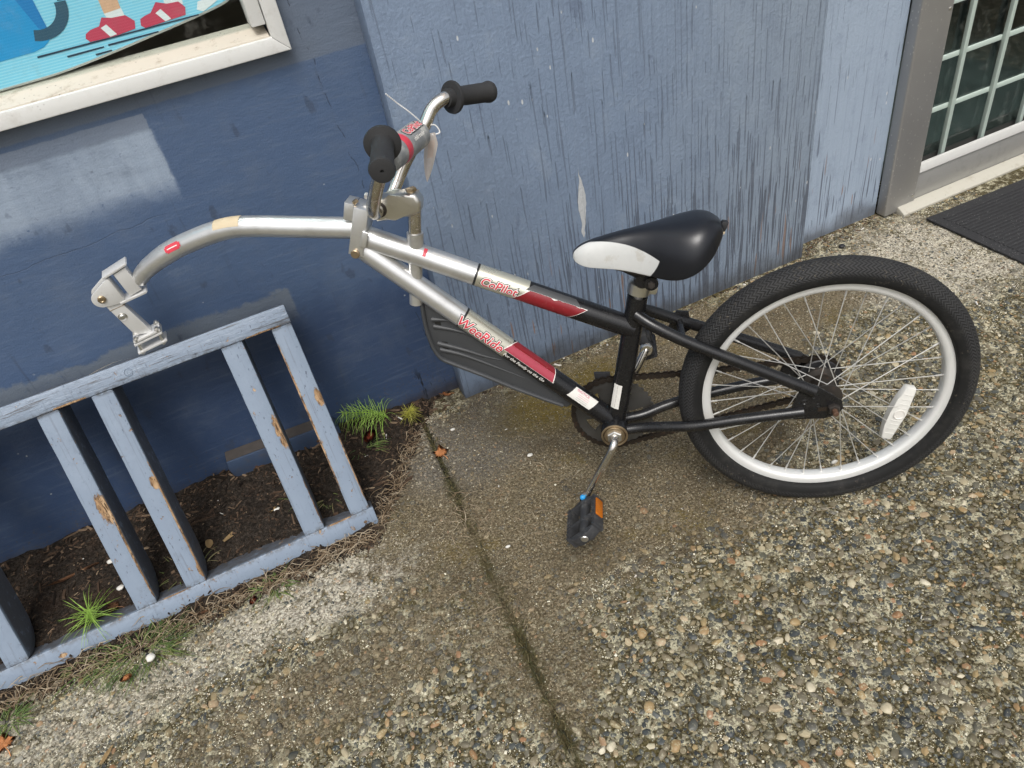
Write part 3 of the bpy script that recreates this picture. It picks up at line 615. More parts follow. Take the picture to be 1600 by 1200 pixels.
def pebbles():
    cell = .0125; grid = {}; pts = []
    def ok(x, y, r):
        i, j = int(x // cell), int(y // cell)
        for a in (-1, 0, 1):
            for b in (-1, 0, 1):
                for (X, Y, Rr) in grid.get((i + a, j + b), ()):
                    if (X - x) ** 2 + (Y - y) ** 2 < ((r + Rr) * .86) ** 2: return False
        return True
    def brown(x, y):
        w = .5 * mnoise.noise((x * 3.2, y * 3.2, 0)) + .3 * mnoise.noise((x * 11, y * 11, 0))
        return max(1.2 - math.hypot((x - .43) / .50, (y - 1.04) / .38) - w, 1.2 - math.hypot((x - .95) / .4, (y - 1.2) / .17) - w, 1.2 - math.hypot((x - .16) / .10, (y - .78) / .30) - w)
    pr = random.Random(5)
    radii = sorted([min(.0085, max(.0014, math.exp(pr.gauss(math.log(.0026), .48)))) for _ in range(140000)], reverse=True)
    for r in radii:
        for _ in range(2):
            x = pr.uniform(-.80, 1.95); y = pr.uniform(.12, 1.42)
            pv = tri_area_in_view(x, y)
            if pv is None or not (-60 < pv[0] < 1660 and -60 < pv[1] < 1260): continue
            if abs(x - jx(y)) < .007 + r * .6 and y > -1: continue
            if x < .31 and y > soil_edge(x) + .005: continue
            if y > (1.372 if x < 1.345 else 1.425) - r: continue
            b = brown(x, y); pale = math.hypot((x + .14) / .26, (y - 1.0) / .085) < 1.05 or math.hypot((x + .55) / .32, (y - .97) / .085) < 1.0 or math.hypot((x - 1.6) / .34, (y - 1.17) / .22) < 1
            if pale and (r > .0045 and pr.random() < .90 or pr.random() < .25): continue
            if b > .25 and (r > .0036 and pr.random() < .80): continue
            if y > 1.05 and r > .0042 and pr.random() < .75: continue
            if x > 1.25 and r > .004 and pr.random() < .6: continue
            if r < .0042 and b < .25 and not pale and pr.random() < .30: continue
            if ok(x, y, r):
                grid.setdefault((int(x // cell), int(y // cell)), []).append((x, y, r)); pts.append((x, y, r, b, r / pv[2])); break
    pts.sort(key=lambda t: -t[4])
    # 300 objects
    shapes = []
    for k in range(14):
        me = bpy.data.meshes.new('pebble'); bm = pebble_shape(k, 2); bm.to_mesh(me); bm.free()
        me.materials.append(M_PEBO); me.polygons.foreach_set('use_smooth', [True] * len(me.polygons)); me.set_sharp_from_angle(angle=R_(32)); shapes.append(me)
    for k, (x, y, r, b, _) in enumerate(pts[:300]):
        o = bpy.data.objects.new('pebble', shapes[k % 14]); COL.objects.link(o); o.parent = PAVE
        o.location = (x, y, r * pr.uniform(-.26, .04)); o.scale = (r * 1.1,) * 3; o.rotation_euler = (pr.uniform(-.25, .25), pr.uniform(-.25, .25), pr.uniform(0, 6.28))
    # the rest
    base = []
    for k in range(14):
        bm = pebble_shape(k + 20, 1); bm.verts.ensure_lookup_table(); bm.verts.index_update()
        keep = [f for f in bm.faces if max(v.co.z for v in f.verts) > -.12]
        idx = sorted({v.index for f in keep for v in f.verts}); mp = {a: i for i, a in enumerate(idx)}
        base.append((np.array([bm.verts[i].co[:] for i in idx]), np.array([[mp[v.index] for v in f.verts] for f in keep]))); bm.free()
    V, F, T = [], [], []; off = 0
    for k, (x, y, r, b, _) in enumerate(pts[300:]):
        bv, bf = base[k % 14]; a = pr.uniform(0, 6.28); ca, sa = math.cos(a), math.sin(a); s = r * 1.1
        v = bv * s; tx = pr.uniform(-.2, .2); v2 = np.stack([v[:, 0] * ca - v[:, 1] * sa, v[:, 0] * sa + v[:, 1] * ca, v[:, 2] + v[:, 0] * tx], 1)
        z0 = r * pr.uniform(-.26, .10) - (.0006 if b > .35 else 0)
        V.append(v2 + (x, y, z0)); F.append(bf + off); T.append(np.full(len(bv), pr.random())); off += len(bv)
    V = np.concatenate(V); F = np.concatenate(F); T = np.concatenate(T)
    me = bpy.data.meshes.new('small_pebbles'); me.vertices.add(len(V)); me.vertices.foreach_set('co', V.ravel())
    me.loops.add(F.size); me.loops.foreach_set('vertex_index', F.ravel().astype(np.int32))
    me.polygons.add(len(F)); me.polygons.foreach_set('loop_start', np.arange(0, F.size, 3, dtype=np.int32)); me.polygons.foreach_set('loop_total', np.full(len(F), 3, dtype=np.int32))
    me.update(); at = me.attributes.new('tint', 'FLOAT', 'POINT'); at.data.foreach_set('value', T.astype(np.float32))
    link('small_pebbles', me, M_PEBS, PAVE, 'stuff', True, 38)
    print('pebbles', len(pts), 'tris', len(F))
pebbles()
def crumbs():        # crumbly lime and lichen crust between the stones, and grit
    n = 420000; x = rng.uniform(-.80, 1.95, n); y = rng.uniform(.12, 1.425, n)
    cz = RC[2][0] * x + RC[2][1] * y + RC[2][2] * -CAM_H
    px = 800 + 1144.3 * (RC[0][0] * x + RC[0][1] * y - RC[0][2] * CAM_H) / cz; py = 600 + 1144.3 * (RC[1][0] * x + RC[1][1] * y - RC[1][2] * CAM_H) / cz
    keep = (cz > .05) & (px > -40) & (px < 1640) & (py > -40) & (py < 1240) & (y < np.where(x < 1.345, 1.374, 1.427)); x, y = x[keep], y[keep]
    fld = np.array([.50 * mnoise.noise((a * 13, b * 13, 1)) + .50 * mnoise.noise((a * 42, b * 42, 6)) + .30 * mnoise.noise((a * 110, b * 110, 4)) + .25 * mnoise.noise((a * 3, b * 3, 9)) for a, b in zip(x, y)])
    br = np.array([max(1.2 - math.hypot((a - .43) / .50, (b - 1.04) / .38), 1.2 - math.hypot((a - .95) / .4, (b - 1.2) / .17), 1.2 - math.hypot((a - .16) / .10, (b - .78) / .30)) - .5 * mnoise.noise((a * 3.2, b * 3.2, 0)) for a, b in zip(x, y)])
    pl = np.minimum(np.minimum(np.hypot((x + .14) / .26, (y - 1.0) / .085), np.hypot((x + .55) / .32, (y - .97) / .085)), np.hypot((x - 1.6) / .34, (y - 1.17) / .22)) < 1.05
    pk = np.where(br > .25, .22 + np.clip(fld, -.1, .5) * .4, np.clip((fld + .02) * 3.8, .04, .92)); pk = np.where(pl, np.clip(.25 + fld * 1.6, .06, .8), pk)
    soil_ = (x < .31) & np.array([b > soil_edge(a) for a, b in zip(x, y)])
    k = (rng.random(len(x)) < pk) & ~soil_ & (np.abs(x - (JX0 + (JX1 - JX0) * (JY0 - y) / (JY0 - JY1))) > .006); x, y, br, pl = x[k], y[k], br[k], pl[k]; N = len(x)
    r = np.exp(rng.normal(math.log(.00098), .36, N)); r = np.where(br > .25, r * .85, r); a0 = rng.uniform(0, 6.28, N)
    V = np.zeros((N, 5, 3)); 
    for q in range(4):
        a = a0 + q * PI / 2 + rng.normal(0, .25, N); rr = r * rng.uniform(.7, 1.3, N); V[:, q, 0] = x + rr * np.cos(a); V[:, q, 1] = y + rr * np.sin(a); V[:, q, 2] = -.0004
    V[:, 4, 0] = x + r * rng.normal(0, .3, N); V[:, 4, 1] = y + r * rng.normal(0, .3, N); V[:, 4, 2] = r * rng.uniform(.5, 1.35, N)
    tint = np.clip(rng.normal(.78, .17, N), 0, 1); tint = np.where(br > .25, np.clip(rng.normal(.38, .24, N), 0, 1), tint); tint = np.where((br > .25) & (rng.random(N) < .13), .95, tint); tint = np.where(pl, np.clip(tint + .12, 0, 1), tint)
    o = (np.arange(N) * 5)[:, None, None]; F = (np.array([[0, 1, 4], [1, 2, 4], [2, 3, 4], [3, 0, 4]])[None] + o).reshape(-1, 3)
    me = bpy.data.meshes.new('crust_crumbs'); me.vertices.add(N * 5); me.vertices.foreach_set('co', V.ravel())
    me.loops.add(F.size); me.loops.foreach_set('vertex_index', F.ravel().astype(np.int32)); me.polygons.add(len(F))
    me.polygons.foreach_set('loop_start', np.arange(0, F.size, 3, dtype=np.int32)); me.polygons.foreach_set('loop_total', np.full(len(F), 3, dtype=np.int32)); me.update()
    at = me.attributes.new('tint', 'FLOAT', 'POINT'); at.data.foreach_set('value', np.repeat(tint, 5).astype(np.float32))
    link('crust_crumbs', me, M_CRUMB, PAVE, 'stuff', False); print('crumbs', N)
crumbs()

# ================================================================== BUILDING
BLD = tag(empty('shop_building', (0, 1.43, 0)), 'blue painted shop building with window, plywood panel and glazed door', 'building')
WY = 1.43
def bobj(name, bm, mats, parent=BLD, **k):       # world coordinates in, child of the building
    bm.transform(Matrix.Translation((0, -WY, 0))); return obj(name, bm, mats, parent, **k)
def sobj(name, bm, mats, parent, **k):           # sub-part: same frame
    bm.transform(Matrix.Translation((0, -WY, 0))); return obj(name, bm, mats, parent, **k)
bm = NB()                                        # wall round the window opening
WX0, WX1, WZ0, WZ1 = -2.1, 0.150, 0.876, 2.2
box(bm, (-7, WY, -.3), (.305, WY + .14, WZ0)); box(bm, (-7, WY, WZ0), (WX0, WY + .14, WZ1)); box(bm, (WX1, WY, WZ0), (.305, WY + .14, WZ1)); box(bm, (-7, WY, WZ1), (.305, WY + .14, 3.4))
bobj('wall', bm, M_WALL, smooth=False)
bm = NB(); box(bm, (.3035, 1.3785, -.05), (1.3425, WY - .0005, 3.4), .0025, 2)
bobj('plywood_panel', bm, M_PANEL)
bm = NB(); box(bm, (.305, WY + .0005, -.3), (1.6545, WY + .14, 3.4)); box(bm, (2.75, WY, -.3), (8, WY + .14, 3.4)); box(bm, (1.6545, WY, 2.15), (2.75, WY + .14, 3.4))
bobj('side_wall', bm, M_STRIP, smooth=False)
bm = NB(); box(bm, (-7, WY + .14, 3.3), (8, 8, 3.4)); box(bm, (-7, 7.9, -.3), (8, 8, 3.3)); box(bm, (-7, WY + .14, -.3), (-6.9, 7.9, 3.3)); box(bm, (7.9, WY + .14, -.3), (8, 7.9, 3.3))
bobj('roof_and_back', bm, M_ROOM, smooth=False)
bm = NB(); box(bm, (-6.9, WY + .141, -.004), (7.9, 7.9, .012)); bobj('inner_floor', bm, M_ROOM, smooth=False)

# window: outer trim (mitred), inner sash and sill, glass
def mitre(bm, x0, z0, x1, z1, w, y0, y1, side, bev):
    # one piece of a rectangular trim ring whose outer rectangle is x0..x1, z0..z1
    if side == 'bottom': poly = [(x0, z0), (x1, z0), (x1 - w, z0 + w), (x0 + w, z0 + w)]
    elif side == 'right': poly = [(x1, z0), (x1, z1), (x1 - w, z1 - w), (x1 - w, z0 + w)]
    elif side == 'left': poly = [(x0, z0), (x0 + w, z0 + w), (x0 + w, z1 - w), (x0, z1)]
    else: poly = [(x0, z1), (x0 + w, z1 - w), (x1 - w, z1 - w), (x1, z1)]
    prism(bm, poly, lambda a, b, d: (a, d, b), y0, y1, bev)
bm = NB(); mitre(bm, -2.13, .8585, .1705, 2.23, .026, 1.404, 1.429, 'bottom', .0022); WIN = bobj('window', bm, M_WFRAME)
for sd_ in ('right', 'left', 'top'):
    bm = NB(); mitre(bm, -2.13, .8585, .1705, 2.23, .026, 1.404, 1.429, sd_, .0022); sobj('trim', bm, M_WFRAME, WIN)
bm = NB(); prism(bm, [(1.4135, .8865), (1.4685, .9035), (1.4685, .8775), (1.4135, .8775)], lambda a, b, d: (d, a, b), -2.09, .1425, .001); sobj('sill', bm, M_SILL, WIN)
bm = NB(); box(bm, (.1195, 1.413, .905), (.143, 1.469, 2.2), .0015); sobj('sash', bm, M_WFRAME, WIN)
bm = NB(); box(bm, (-2.1, 1.413, .905), (-2.077, 1.469, 2.2), .0015); sobj('sash', bm, M_WFRAME, WIN)
bm = NB(); box(bm, (-2.07, 1.4495, .895), (.1195, 1.4535, 2.2)); sobj('glass_pane', bm, M_GLASS, WIN, smooth=False)
bm = NB(); box(bm, (-2.1, 1.53, .84), (.16, 1.57, .8755)); sobj('inner_ledge', bm, M_REVEAL, WIN, smooth=False)

# printed film behind the glass
film_edge = [(-.285, .907), (-.195, .909), (-.112, .917), (-.026, .928), (.048, .938), (.098, .948)]
FM = [mat_film()] + [printed(n, c) for n, c in (('print_blue', (0.012, 0.30, 0.62)), ('print_dark_blue', (0.006, 0.20, 0.50)), ('print_navy', (0.025, 0.085, 0.14)), ('print_skin', (0.72, 0.42, 0.26)), ('print_white', (0.78, 0.80, 0.80)), ('print_red', (0.55, 0.05, 0.10)), ('print_ink', (0.012, 0.035, 0.07)))]
bm = NB(); YF = 1.4555
def flat(poly, layer, mi):
    f = bm.faces.new([bm.verts.new((a, YF - .00012 * layer, b)) for a, b in poly]); f.material_index = mi
edge = [Vector((-2.05, YF, .905))] + smooth_path([(-.46, YF, .9055), (-.37, YF, .906)] + [(a, YF, b) for a, b in film_edge] + [(.112, YF, .962), (.117, YF, .99)], 60)
lo = [bm.verts.new((p.x, YF + .0004, p.z)) for p in edge]; hi = [bm.verts.new((p.x, YF + .0004, 2.15)) for p in edge]
for i in range(len(edge) - 1): bm.faces.new((lo[i], lo[i + 1], hi[i + 1], hi[i]))
curl = [bm.verts.new((p.x + .002, YF + .006, p.z - .004)) for p in edge]      # the peeling lower lip
for i in range(len(edge) - 1): bm.faces.new((curl[i], curl[i + 1], lo[i + 1], lo[i])).material_index = 5
flat([(-.52, .945), (-.264, .944), (-.212, .945), (-.196, .948), (-.184, .955), (-.178, .966), (-.178, 1.13), (-.52, 1.13)], 1, 1)
flat([(-.205, 1.13), (-.201, 1.019), (-.190, .975), (-.178, .966), (-.178, 1.13)], 2, 2)
flat([(-.36, 1.13), (-.36, .955), (-.30, .955), (-.27, 1.13)], 2, 2)
for a0, a1 in zip(range(0, 12), range(1, 13)):
    def P_(k, r): t = -PI / 2 - .35 + (PI * .60) * k / 12; return (-.186 + r * math.cos(t) * .95, 1.004 + r * math.sin(t) * .88)
    flat([P_(a0, .036), P_(a1, .036), P_(a1, .054), P_(a0, .054)], 3, 3)
flat([(-.146, 1.004), (-.130, 1.004), (-.130, 1.13), (-.146, 1.13)], 3, 3)
flat([(-.093, 1.13), (-.090, .990), (-.091, .969), (-.064, .972), (-.063, .986), (-.058, 1.13)], 1, 4)
flat([(.012, 1.13), (.010, .985), (.030, .985), (.036, 1.13)], 1, 4)
flat([(-.091, .972), (-.063, .974), (-.063, .958), (-.088, .958)], 2, 5); flat([(.004, .988), (.032, .988), (.030, .958), (.002, .958)], 2, 5)
flat([(-.097, .968), (-.083, .964), (-.062, .963), (-.052, .952), (-.056, .941), (-.09, .938), (-.129, .939), (-.133, .945), (-.13, .951), (-.121, .955), (-.106, .957)], 3, 6)
flat([(-.010, .970), (.006, .964), (.024, .963), (.031, .953), (.027, .942), (-.041, .938), (-.046, .943), (-.043, .952), (-.035, .955), (-.024, .957)], 3, 6)
flat([(-.105, .954), (-.095, .957), (-.086, .940), (-.097, .939)], 4, 5); flat([(-.017, .955), (-.007, .959), (.003, .942), (-.007, .940)], 4, 5)
flat([(.047, .945), (.053, .956), (.063, .957), (.085, .951), (.056, .940)], 2, 5)
for a, b, z in ((-.212, .047, .9372), (-.171, -.113, .9272), (-.106, -.024, .9282), (-.13, -.104, .9195)):
    flat([(a, z - .0016), (b, z - .0010), (b, z + .0012), (a, z + .0012)], 4, 7)
bm.transform(Matrix.Translation((0, -YF, 0)))
fo = obj('window_poster', bm, FM, smooth=False); fo.location = (0, YF, 0)
tag(fo, 'light blue cartoon poster film with red sneakers and blue suitcase behind the window glass', 'poster')

# door jamb, door, threshold
bm = NB(); box(bm, (1.655, 1.3935, .003), (1.765, 1.4295, 2.2), .0055, 3); JMB = bobj('door_jamb', bm, M_JAMB)
for z in (.040, .545, 1.1):
    bm = NB(); lathe(bm, [(0, .0016), (.003, .0015), (.0046, .0006), (.0046, -.002)], (1.753, 1.3935, z), (0, -1, 0), 14); sobj('screw', bm, M_ALLOY, JMB)
bm = NB(); box(bm, (1.7655, 1.4015, .010), (2.74, 1.4365, .104), .0015)
DOOR = bobj('door', bm, M_KICK)
bm = NB(); prism(bm, [(1.396, .1045), (1.396, .131), (1.3975, .1335), (1.404, .1335), (1.404, .1045)], lambda a, b, d: (d, a, b), 1.7655, 2.74, .0015); sobj('glazing_bead', bm, M_LEDGE, DOOR)
bm = NB(); box(bm, (2.64, 1.4045, .1045), (2.74, 1.4365, 2.1), .0015); box(bm, (1.7655, 1.4015, 2.0), (2.6395, 1.4365, 2.1), .0015); sobj('rail', bm, M_KICK, DOOR)
bm = NB(); box(bm, (1.7655, 1.4335, .128), (2.64, 1.4375, 2.0)); sobj('glass_pane', bm, M_DGLASS, DOOR, smooth=False)
for x in (1.868, 2.022, 2.176, 2.33, 2.484):
    bm = NB(); box(bm, (x - .0068, 1.4150, .1125), (x + .0068, 1.4260, 2.0), .001); sobj('muntin', bm, M_MUNTIN, DOOR)
for z in (.265, .405, .545, .685, .825, .965):
    bm = NB(); box(bm, (1.766, 1.4262, z - .0065), (2.64, 1.4325, z + .0065), .001); sobj('muntin', bm, M_MUNTIN, DOOR)
bm = NB(); box(bm, (1.766, 1.4043, .1043), (2.64, 1.4330, .112)); box(bm, (1.766, 1.4378, .1043), (2.64, 1.48, .1275)); sobj('bottom_channel', bm, M_REVEAL, DOOR, smooth=False, kind='stuff')
bm = NB(); prism(bm, [(1.366, .0005), (1.366, .006), (1.371, .010), (1.3925, .021), (1.40, .021), (1.40, .0005)], lambda a, b, d: (d, a, b), 1.700, 2.74, .001); bobj('threshold', bm, M_THRESH)
bm = NB(); box(bm, (1.766, 1.401, -.2), (2.74, 1.44, .0085)); bobj('sub_sill', bm, M_REVEAL, smooth=False)
# timber block screwed to the foot of the wall
tb = empty('timber_block', (-.13, 1.40, .002))
def tloc(a, b, d): return (a + .13, d - 1.40, b - .002)
bm = NB(); prism(bm, [(-.236, .004), (-.262, .045), (-.266, .068), (-.262, .088), (-.02, .078), (-.006, .06), (-.006, .004)], lambda a, b, d: tloc(a, b, d), 1.389, 1.4285, .003); obj('block', bm, M_BLOCK, tb)
bm = NB(); prism(bm, [(-.262, .0885), (-.26, .0895), (-.022, .0795), (-.022, .0785)], lambda a, b, d: tloc(a, b, d), 1.393, 1.428); obj('bare_top', bm, M_BARE, tb)
for x, z in ((-.21, .045), (-.062, .046)):
    bm = NB(); lathe(bm, [(.0045, -.0005), (.0036, .0007), (.0018, .0002), (0, .0002)], tloc(x, z, 1.389), (0, -1, 0), 12); obj('screw', bm, M_RUST, tb)
tag(tb, 'low dark blue timber block fixed to the foot of the wall behind the bike rack', 'timber block')

# door mat
dm = empty('door_mat', (1.72, 1.15, .004))
def dmM(): return Matrix.Rotation(R_(-1.5), 4, 'Z')
bm = NB(); box(bm, (0, -.42, .0), (1.1, .163, .006), .002); bm.transform(dmM()); obj('base', bm, M_MAT, dm)
bm = NB()
for k in range(40): box(bm, (.03, -.40 + k * .0135, .0055), (1.07, -.40 + k * .0135 + .007, .0088), .001, 1)
bm.transform(dmM()); obj('ribs', bm, M_MAT, dm, kind='stuff')
tag(dm, 'black ribbed rubber door mat on the concrete before the glazed door', 'door mat')

# ================================================================== BIKE RACK
TILT = 27.0
RK = empty('bicycle_rack', mat=Matrix.Translation((0, 1.1045, .004)) @ Matrix.Rotation(R_(-TILT), 4, 'X'))
RD = .080
def rack_piece(name, lo, hi, notch=None, bev=.0028):
    bm = NB()
    if notch is None: box(bm, lo, hi, bev, 2)
    else:
        x0, y0, z0 = lo; x1, y1, z1 = hi; rr = notch; poly = [(y0, z0)] + [(y1 - rr + rr * math.sin(a), z0 + rr - rr * math.cos(a)) for a in [i * PI / 16 for i in range(9)]] + [(y1, z1), (y0, z1)]
        prism(bm, poly, lambda a, b, d: (d, a, b), x0, x1, bev)
    # finer faces, so the arrises can wear
    bmesh.ops.triangulate(bm, faces=[f for f in bm.faces if len(f.verts) > 4])
    es = [e for e in bm.edges if e.calc_length() > .06]; bmesh.ops.subdivide_edges(bm, edges=es, cuts=14)
    for v in bm.verts:
        v.co += Vector((mnoise.noise(v.co * 23), mnoise.noise(v.co * 23 + Vector((5, 0, 0))), 0)) * .0006
    o = obj(name, bm, M_RACK, RK)
    me = o.data; at = me.attributes.new('edge', 'FLOAT', 'POINT'); vals = []
    for v in me.vertices:
        d = sorted([min(abs(v.co.x - lo[0]), abs(v.co.x - hi[0])), min(abs(v.co.y - lo[1]), abs(v.co.y - hi[1])), min(abs(v.co.z - lo[2]), abs(v.co.z - hi[2]))])
        vals.append(1.0 if d[1] < .0045 else 0.0)
    at.data.foreach_set('value', vals); return o
rack_piece('beam', (-.93, 0, 0), (-.005, RD, .041))
rack_piece('beam', (-.93, 0, .456), (-.011, RD, .494))
for x0, x1 in ((-.052, -.012), (-.152, -.110), (-.395, -.356), (-.492, -.453), (-.733, -.692), (-.836, -.797)):
    rack_piece('post', (x0, .0008, .0415), (x1, RD - .001, .4555), notch=.055)
bm = NB(); lathe(bm, [(0, .0008), (.0050, .0008), (.0054, -.0006), (.0064, -.0006), (.0072, .0012), (.0078, 0), (.0078, -.002)], (-.318, 0, .474), (0, -1, 0), 16); obj('bolt_head', bm, M_RACK, RK)
# a strip of lifted paint on the top beam
bm = NB(); pp = smooth_path([(-.385, .002, .4935), (-.36, .001, .4985), (-.33, .001, .5005), (-.30, .003, .4965), (-.275, .008, .494)], 16)
a = [bm.verts.new(p) for p in pp]; b = [bm.verts.new(p + Vector((.004, .010, -.001))) for p in pp]
for i in range(len(pp) - 1): bm.faces.new((a[i], a[i + 1], b[i + 1], b[i]))
bmesh.ops.solidify(bm, geom=bm.faces[:], thickness=.0008); obj('paint_flake', bm, M_LABEL, RK)
tag(RK, 'pale blue wooden bike rack of beams and posts leaning on the dark blue wall', 'bike rack')

# ================================================================== TRAILER BICYCLE
U_ = Vector((0.87206927, -0.48938245, 0)); V_ = Vector((0.05791952, 0.10321137, 0.99297167)); N_ = Vector((-0.48594291, -0.86594008, 0.11835226))
C0 = Vector((0.78962581, 0.72856964, 0.24824292)); OFF = .25
org = C0 - V_ * OFF
BM_ = Matrix(((U_.x, -N_.x, V_.x, org.x), (U_.y, -N_.y, V_.y, org.y), (U_.z, -N_.z, V_.z, org.z), (0, 0, 0, 1)))
BIKE = tag(empty('trailer_bicycle', mat=BM_), 'single wheel child trailer bicycle with silver and black frame hitched over the blue rack', 'trailer bicycle')
def L(u, v, w=0.0): return Vector((u, -w, v + OFF))       # bike-plane coordinates: rearward, up, towards the street
def part(name, bm, mats, parent=BIKE, **k): return obj(name, bm, mats, parent, **k)

# --- wheel
WA = Vector((0, -1, 0))       # axle direction, towards the street
bm = NB(); prof = [(.2100, .0125), (.2100, .0105), (.2055, .0100), (.2010, .0085), (.2005, -.0085), (.2055, -.0100), (.2100, -.0105), (.2100, -.0125), (.2020, -.0130), (.1968, -.0115), (.1945, -.0075), (.1940, 0), (.1945, .0075), (.1968, .0115), (.2020, .0130)]
lathe(bm, prof, L(0, 0), WA, 128, closed=True); WHEEL = part('wheel', bm, M_RIM, angle=50)
def tyre():
    NU, NV = 180, 40; M, mr = .2262, .0245; V = []; F = []
    for i in range(NU):
        for j in range(NV):
            t = 2 * PI * i / NU; ph = 2 * PI * j / NV
            rr = M + mr * math.cos(ph) * 1.0; ww = mr * math.sin(ph)
            if math.cos(ph) < -.6: rr = M - mr * .62 - .0006 * (j % 2); ww = ww * 0.62 / .8
            p = L(rr * math.cos(t), rr * math.sin(t), ww); V.append(p[:])
    for i in range(NU):
        for j in range(NV): F.append((i * NV + j, ((i + 1) % NU) * NV + j, ((i + 1) % NU) * NV + (j + 1) % NV, i * NV + (j + 1) % NV))
    me = bpy.data.meshes.new('tyre'); me.from_pydata(V, [], F); uv = me.uv_layers.new(name='UVMap')
    d = []
    for i in range(NU):
        for j in range(NV):
            for (a, b_) in ((i, j), (i + 1, j), (i + 1, j + 1), (i, j + 1)):
                ph = 2 * PI * b_ / NV; s = ph if ph <= PI else ph - 2 * PI
                if j >= NV // 2 and b_ == NV // 2: s = -PI
                d += [a / NU * 210, s / (PI * .62)]
    uv.data.foreach_set('uv', d); bm = bmesh.new(); bm.from_mesh(me); bmesh.ops.recalc_face_normals(bm, faces=bm.faces); bm.to_mesh(me); bm.free()
    return link('tyre', me, M_TYRE, WHEEL, None, True, 0)
tyre()
bm = NB(); lathe(bm, [(0, .052), (.0048, .052), (.0048, .036), (.010, .036), (.012, .031), (.025, .030), (.025, .026), (.016, .022), (.0155, -.016), (.028, -.020), (.028, -.026), (.018, -.028), (.010, -.036), (.0048, -.037), (.0048, -.062), (0, -.062)], L(0, 0), WA, 32)
part('hub', bm, M_DARKMETAL, WHEEL)
sp_me = None
for k in range(36):
    side = 1 if k % 2 == 0 else -1; j = k // 2; tr = 1 if j % 2 == 0 else -1
    ar = 2 * PI * (k + .35) / 36; ah = ar + tr * R_(62)
    hr = .022
    a = L(hr * math.cos(ah), hr * math.sin(ah), side * .0265); b = L(.1955 * math.cos(ar), .1955 * math.sin(ar), side * .002)
    n_ = (a + (b - a) * .93); bm = NB(); tube(bm, [a, n_], .00090, 6); tube(bm, [n_, b], .0016, 6); part('spoke', bm, M_SPOKE, WHEEL)
# reflector between the spokes
rc = Vector((.130, -.061)); rdir = Vector((.030, .108)).normalized(); rp = Vector((rdir.y, -rdir.x))
poly = [rc + rdir * (.056 * t) + rp * w for t, w in ((-1, -.008), (-.95, -.0105), (-.5, -.015), (0, -.0165), (.5, -.015), (.95, -.0105), (1, -.008), (1, .007), (.9, .009), (0, .012), (-.9, .009), (-1, .007))]
bm = NB(); prism(bm, [(p.x, p.y) for p in poly], lambda a, b, d: L(a, b, d), -.004, .011, .0022); RF = part('reflector', bm, M_CLEAR, WHEEL)
bm = NB(); lathe(bm, [(0, .0005), (.0075, .0005), (.0085, .0018), (.0098, .0016), (.0098, 0)], L(rc.x, rc.y, .011), WA, 24); part('boss', bm, M_LABEL, RF)
bm = NB()
for s in (-.042, -.032, -.022, -.014, .014, .022, .032, .042):
    c = rc + rdir * s; a = c - rp * .009; b = c + rp * .008; tube(bm, [L(a.x, a.y, .0112), L(b.x, b.y, .0112)], .0007, 6)
part('lens_rib', bm, M_CLEAR, RF, kind='stuff')

# --- frame tubes
arm_pts = [(-1.186, .334), (-1.165, .3505), (-1.137, .3655), (-1.105, .3795), (-1.072, .3905), (-1.017, .404), (-.971, .4095), (-.920, .4055), (-.871, .399), (-.769, .3855), (-.752, .383)]
ap = smooth_path([L(*p) for p in arm_pts], 60)
bm = NB(); tube(bm, ap, [.0138 + .0041 * min(1, i / 16) for i in range(len(ap))], 28); ARM = part('front_arm', bm, M_SILVER)

def tube_patch(A, B, r, t0, t1, a0, a1, skew0=0.0, skew1=0.0, nt=14, na=10, bm=None, mi=0, jag=0.0):
    """a sheet lying on a straight tube A-B: t along it in metres, angle measured from the street side upwards"""
    T = (B - A).normalized(); e1 = Vector((0, -1, 0)); e1 = (e1 - T * e1.dot(T)).normalized(); e2 = T.cross(e1)
    if e2.z < 0: e2 = -e2
    own = bm is None; bm = bm or NB(); g = []
    for i in range(nt + 1):
        row = []
        for j in range(na + 1):
            f = j / na; a = a0 + (a1 - a0) * f
            if jag and j == na: a -= jag * max(0, mnoise.noise((i * .9, 3.1, 7)))
            s0 = t0 + skew0 * (f - .5); s1 = t1 + skew1 * (f - .5); t = s0 + (s1 - s0) * i / nt
            row.append(bm.verts.new(A + T * t + (e1 * math.cos(a) + e2 * math.sin(a)) * r))
        g.append(row)
    for i in range(nt):
        for j in range(na): bm.faces.new((g[i][j], g[i + 1][j], g[i + 1][j + 1], g[i][j + 1])).material_index = mi
    return bm
def tube_text(body, A, B, r, t_c, ang, size, layers, parent, name, shear=.15, spacing=1.0, flip=False, sx=1.0):
    T = (B - A).normalized(); e1 = Vector((0, -1, 0)); e1 = (e1 - T * e1.dot(T)).normalized(); e2 = T.cross(e1)
    if e2.z < 0: e2 = -e2
    for k, (offs, m) in enumerate(layers):
        tb_ = text_mesh(body, size, offs, shear, spacing)
        for v in tb_.verts:
            a = ang + v.co.y / r; rr = r + .00035 + .00022 * k
            v.co = A + T * (t_c + v.co.x * sx) + (e1 * math.cos(a) + e2 * math.sin(a)) * rr
        me = bpy.data.meshes.new(name); tb_.to_mesh(me); tb_.free(); link(name, me, m, parent, None, True, 0)
TA, TB = L(-.752, .3685), L(-.323, .153)
DA, DB = L(-.762, .349), L(-.378, -.036)
RT, RDN = .0192, .0190
tl = (TB - TA).length; tT = (TB - TA).normalized()
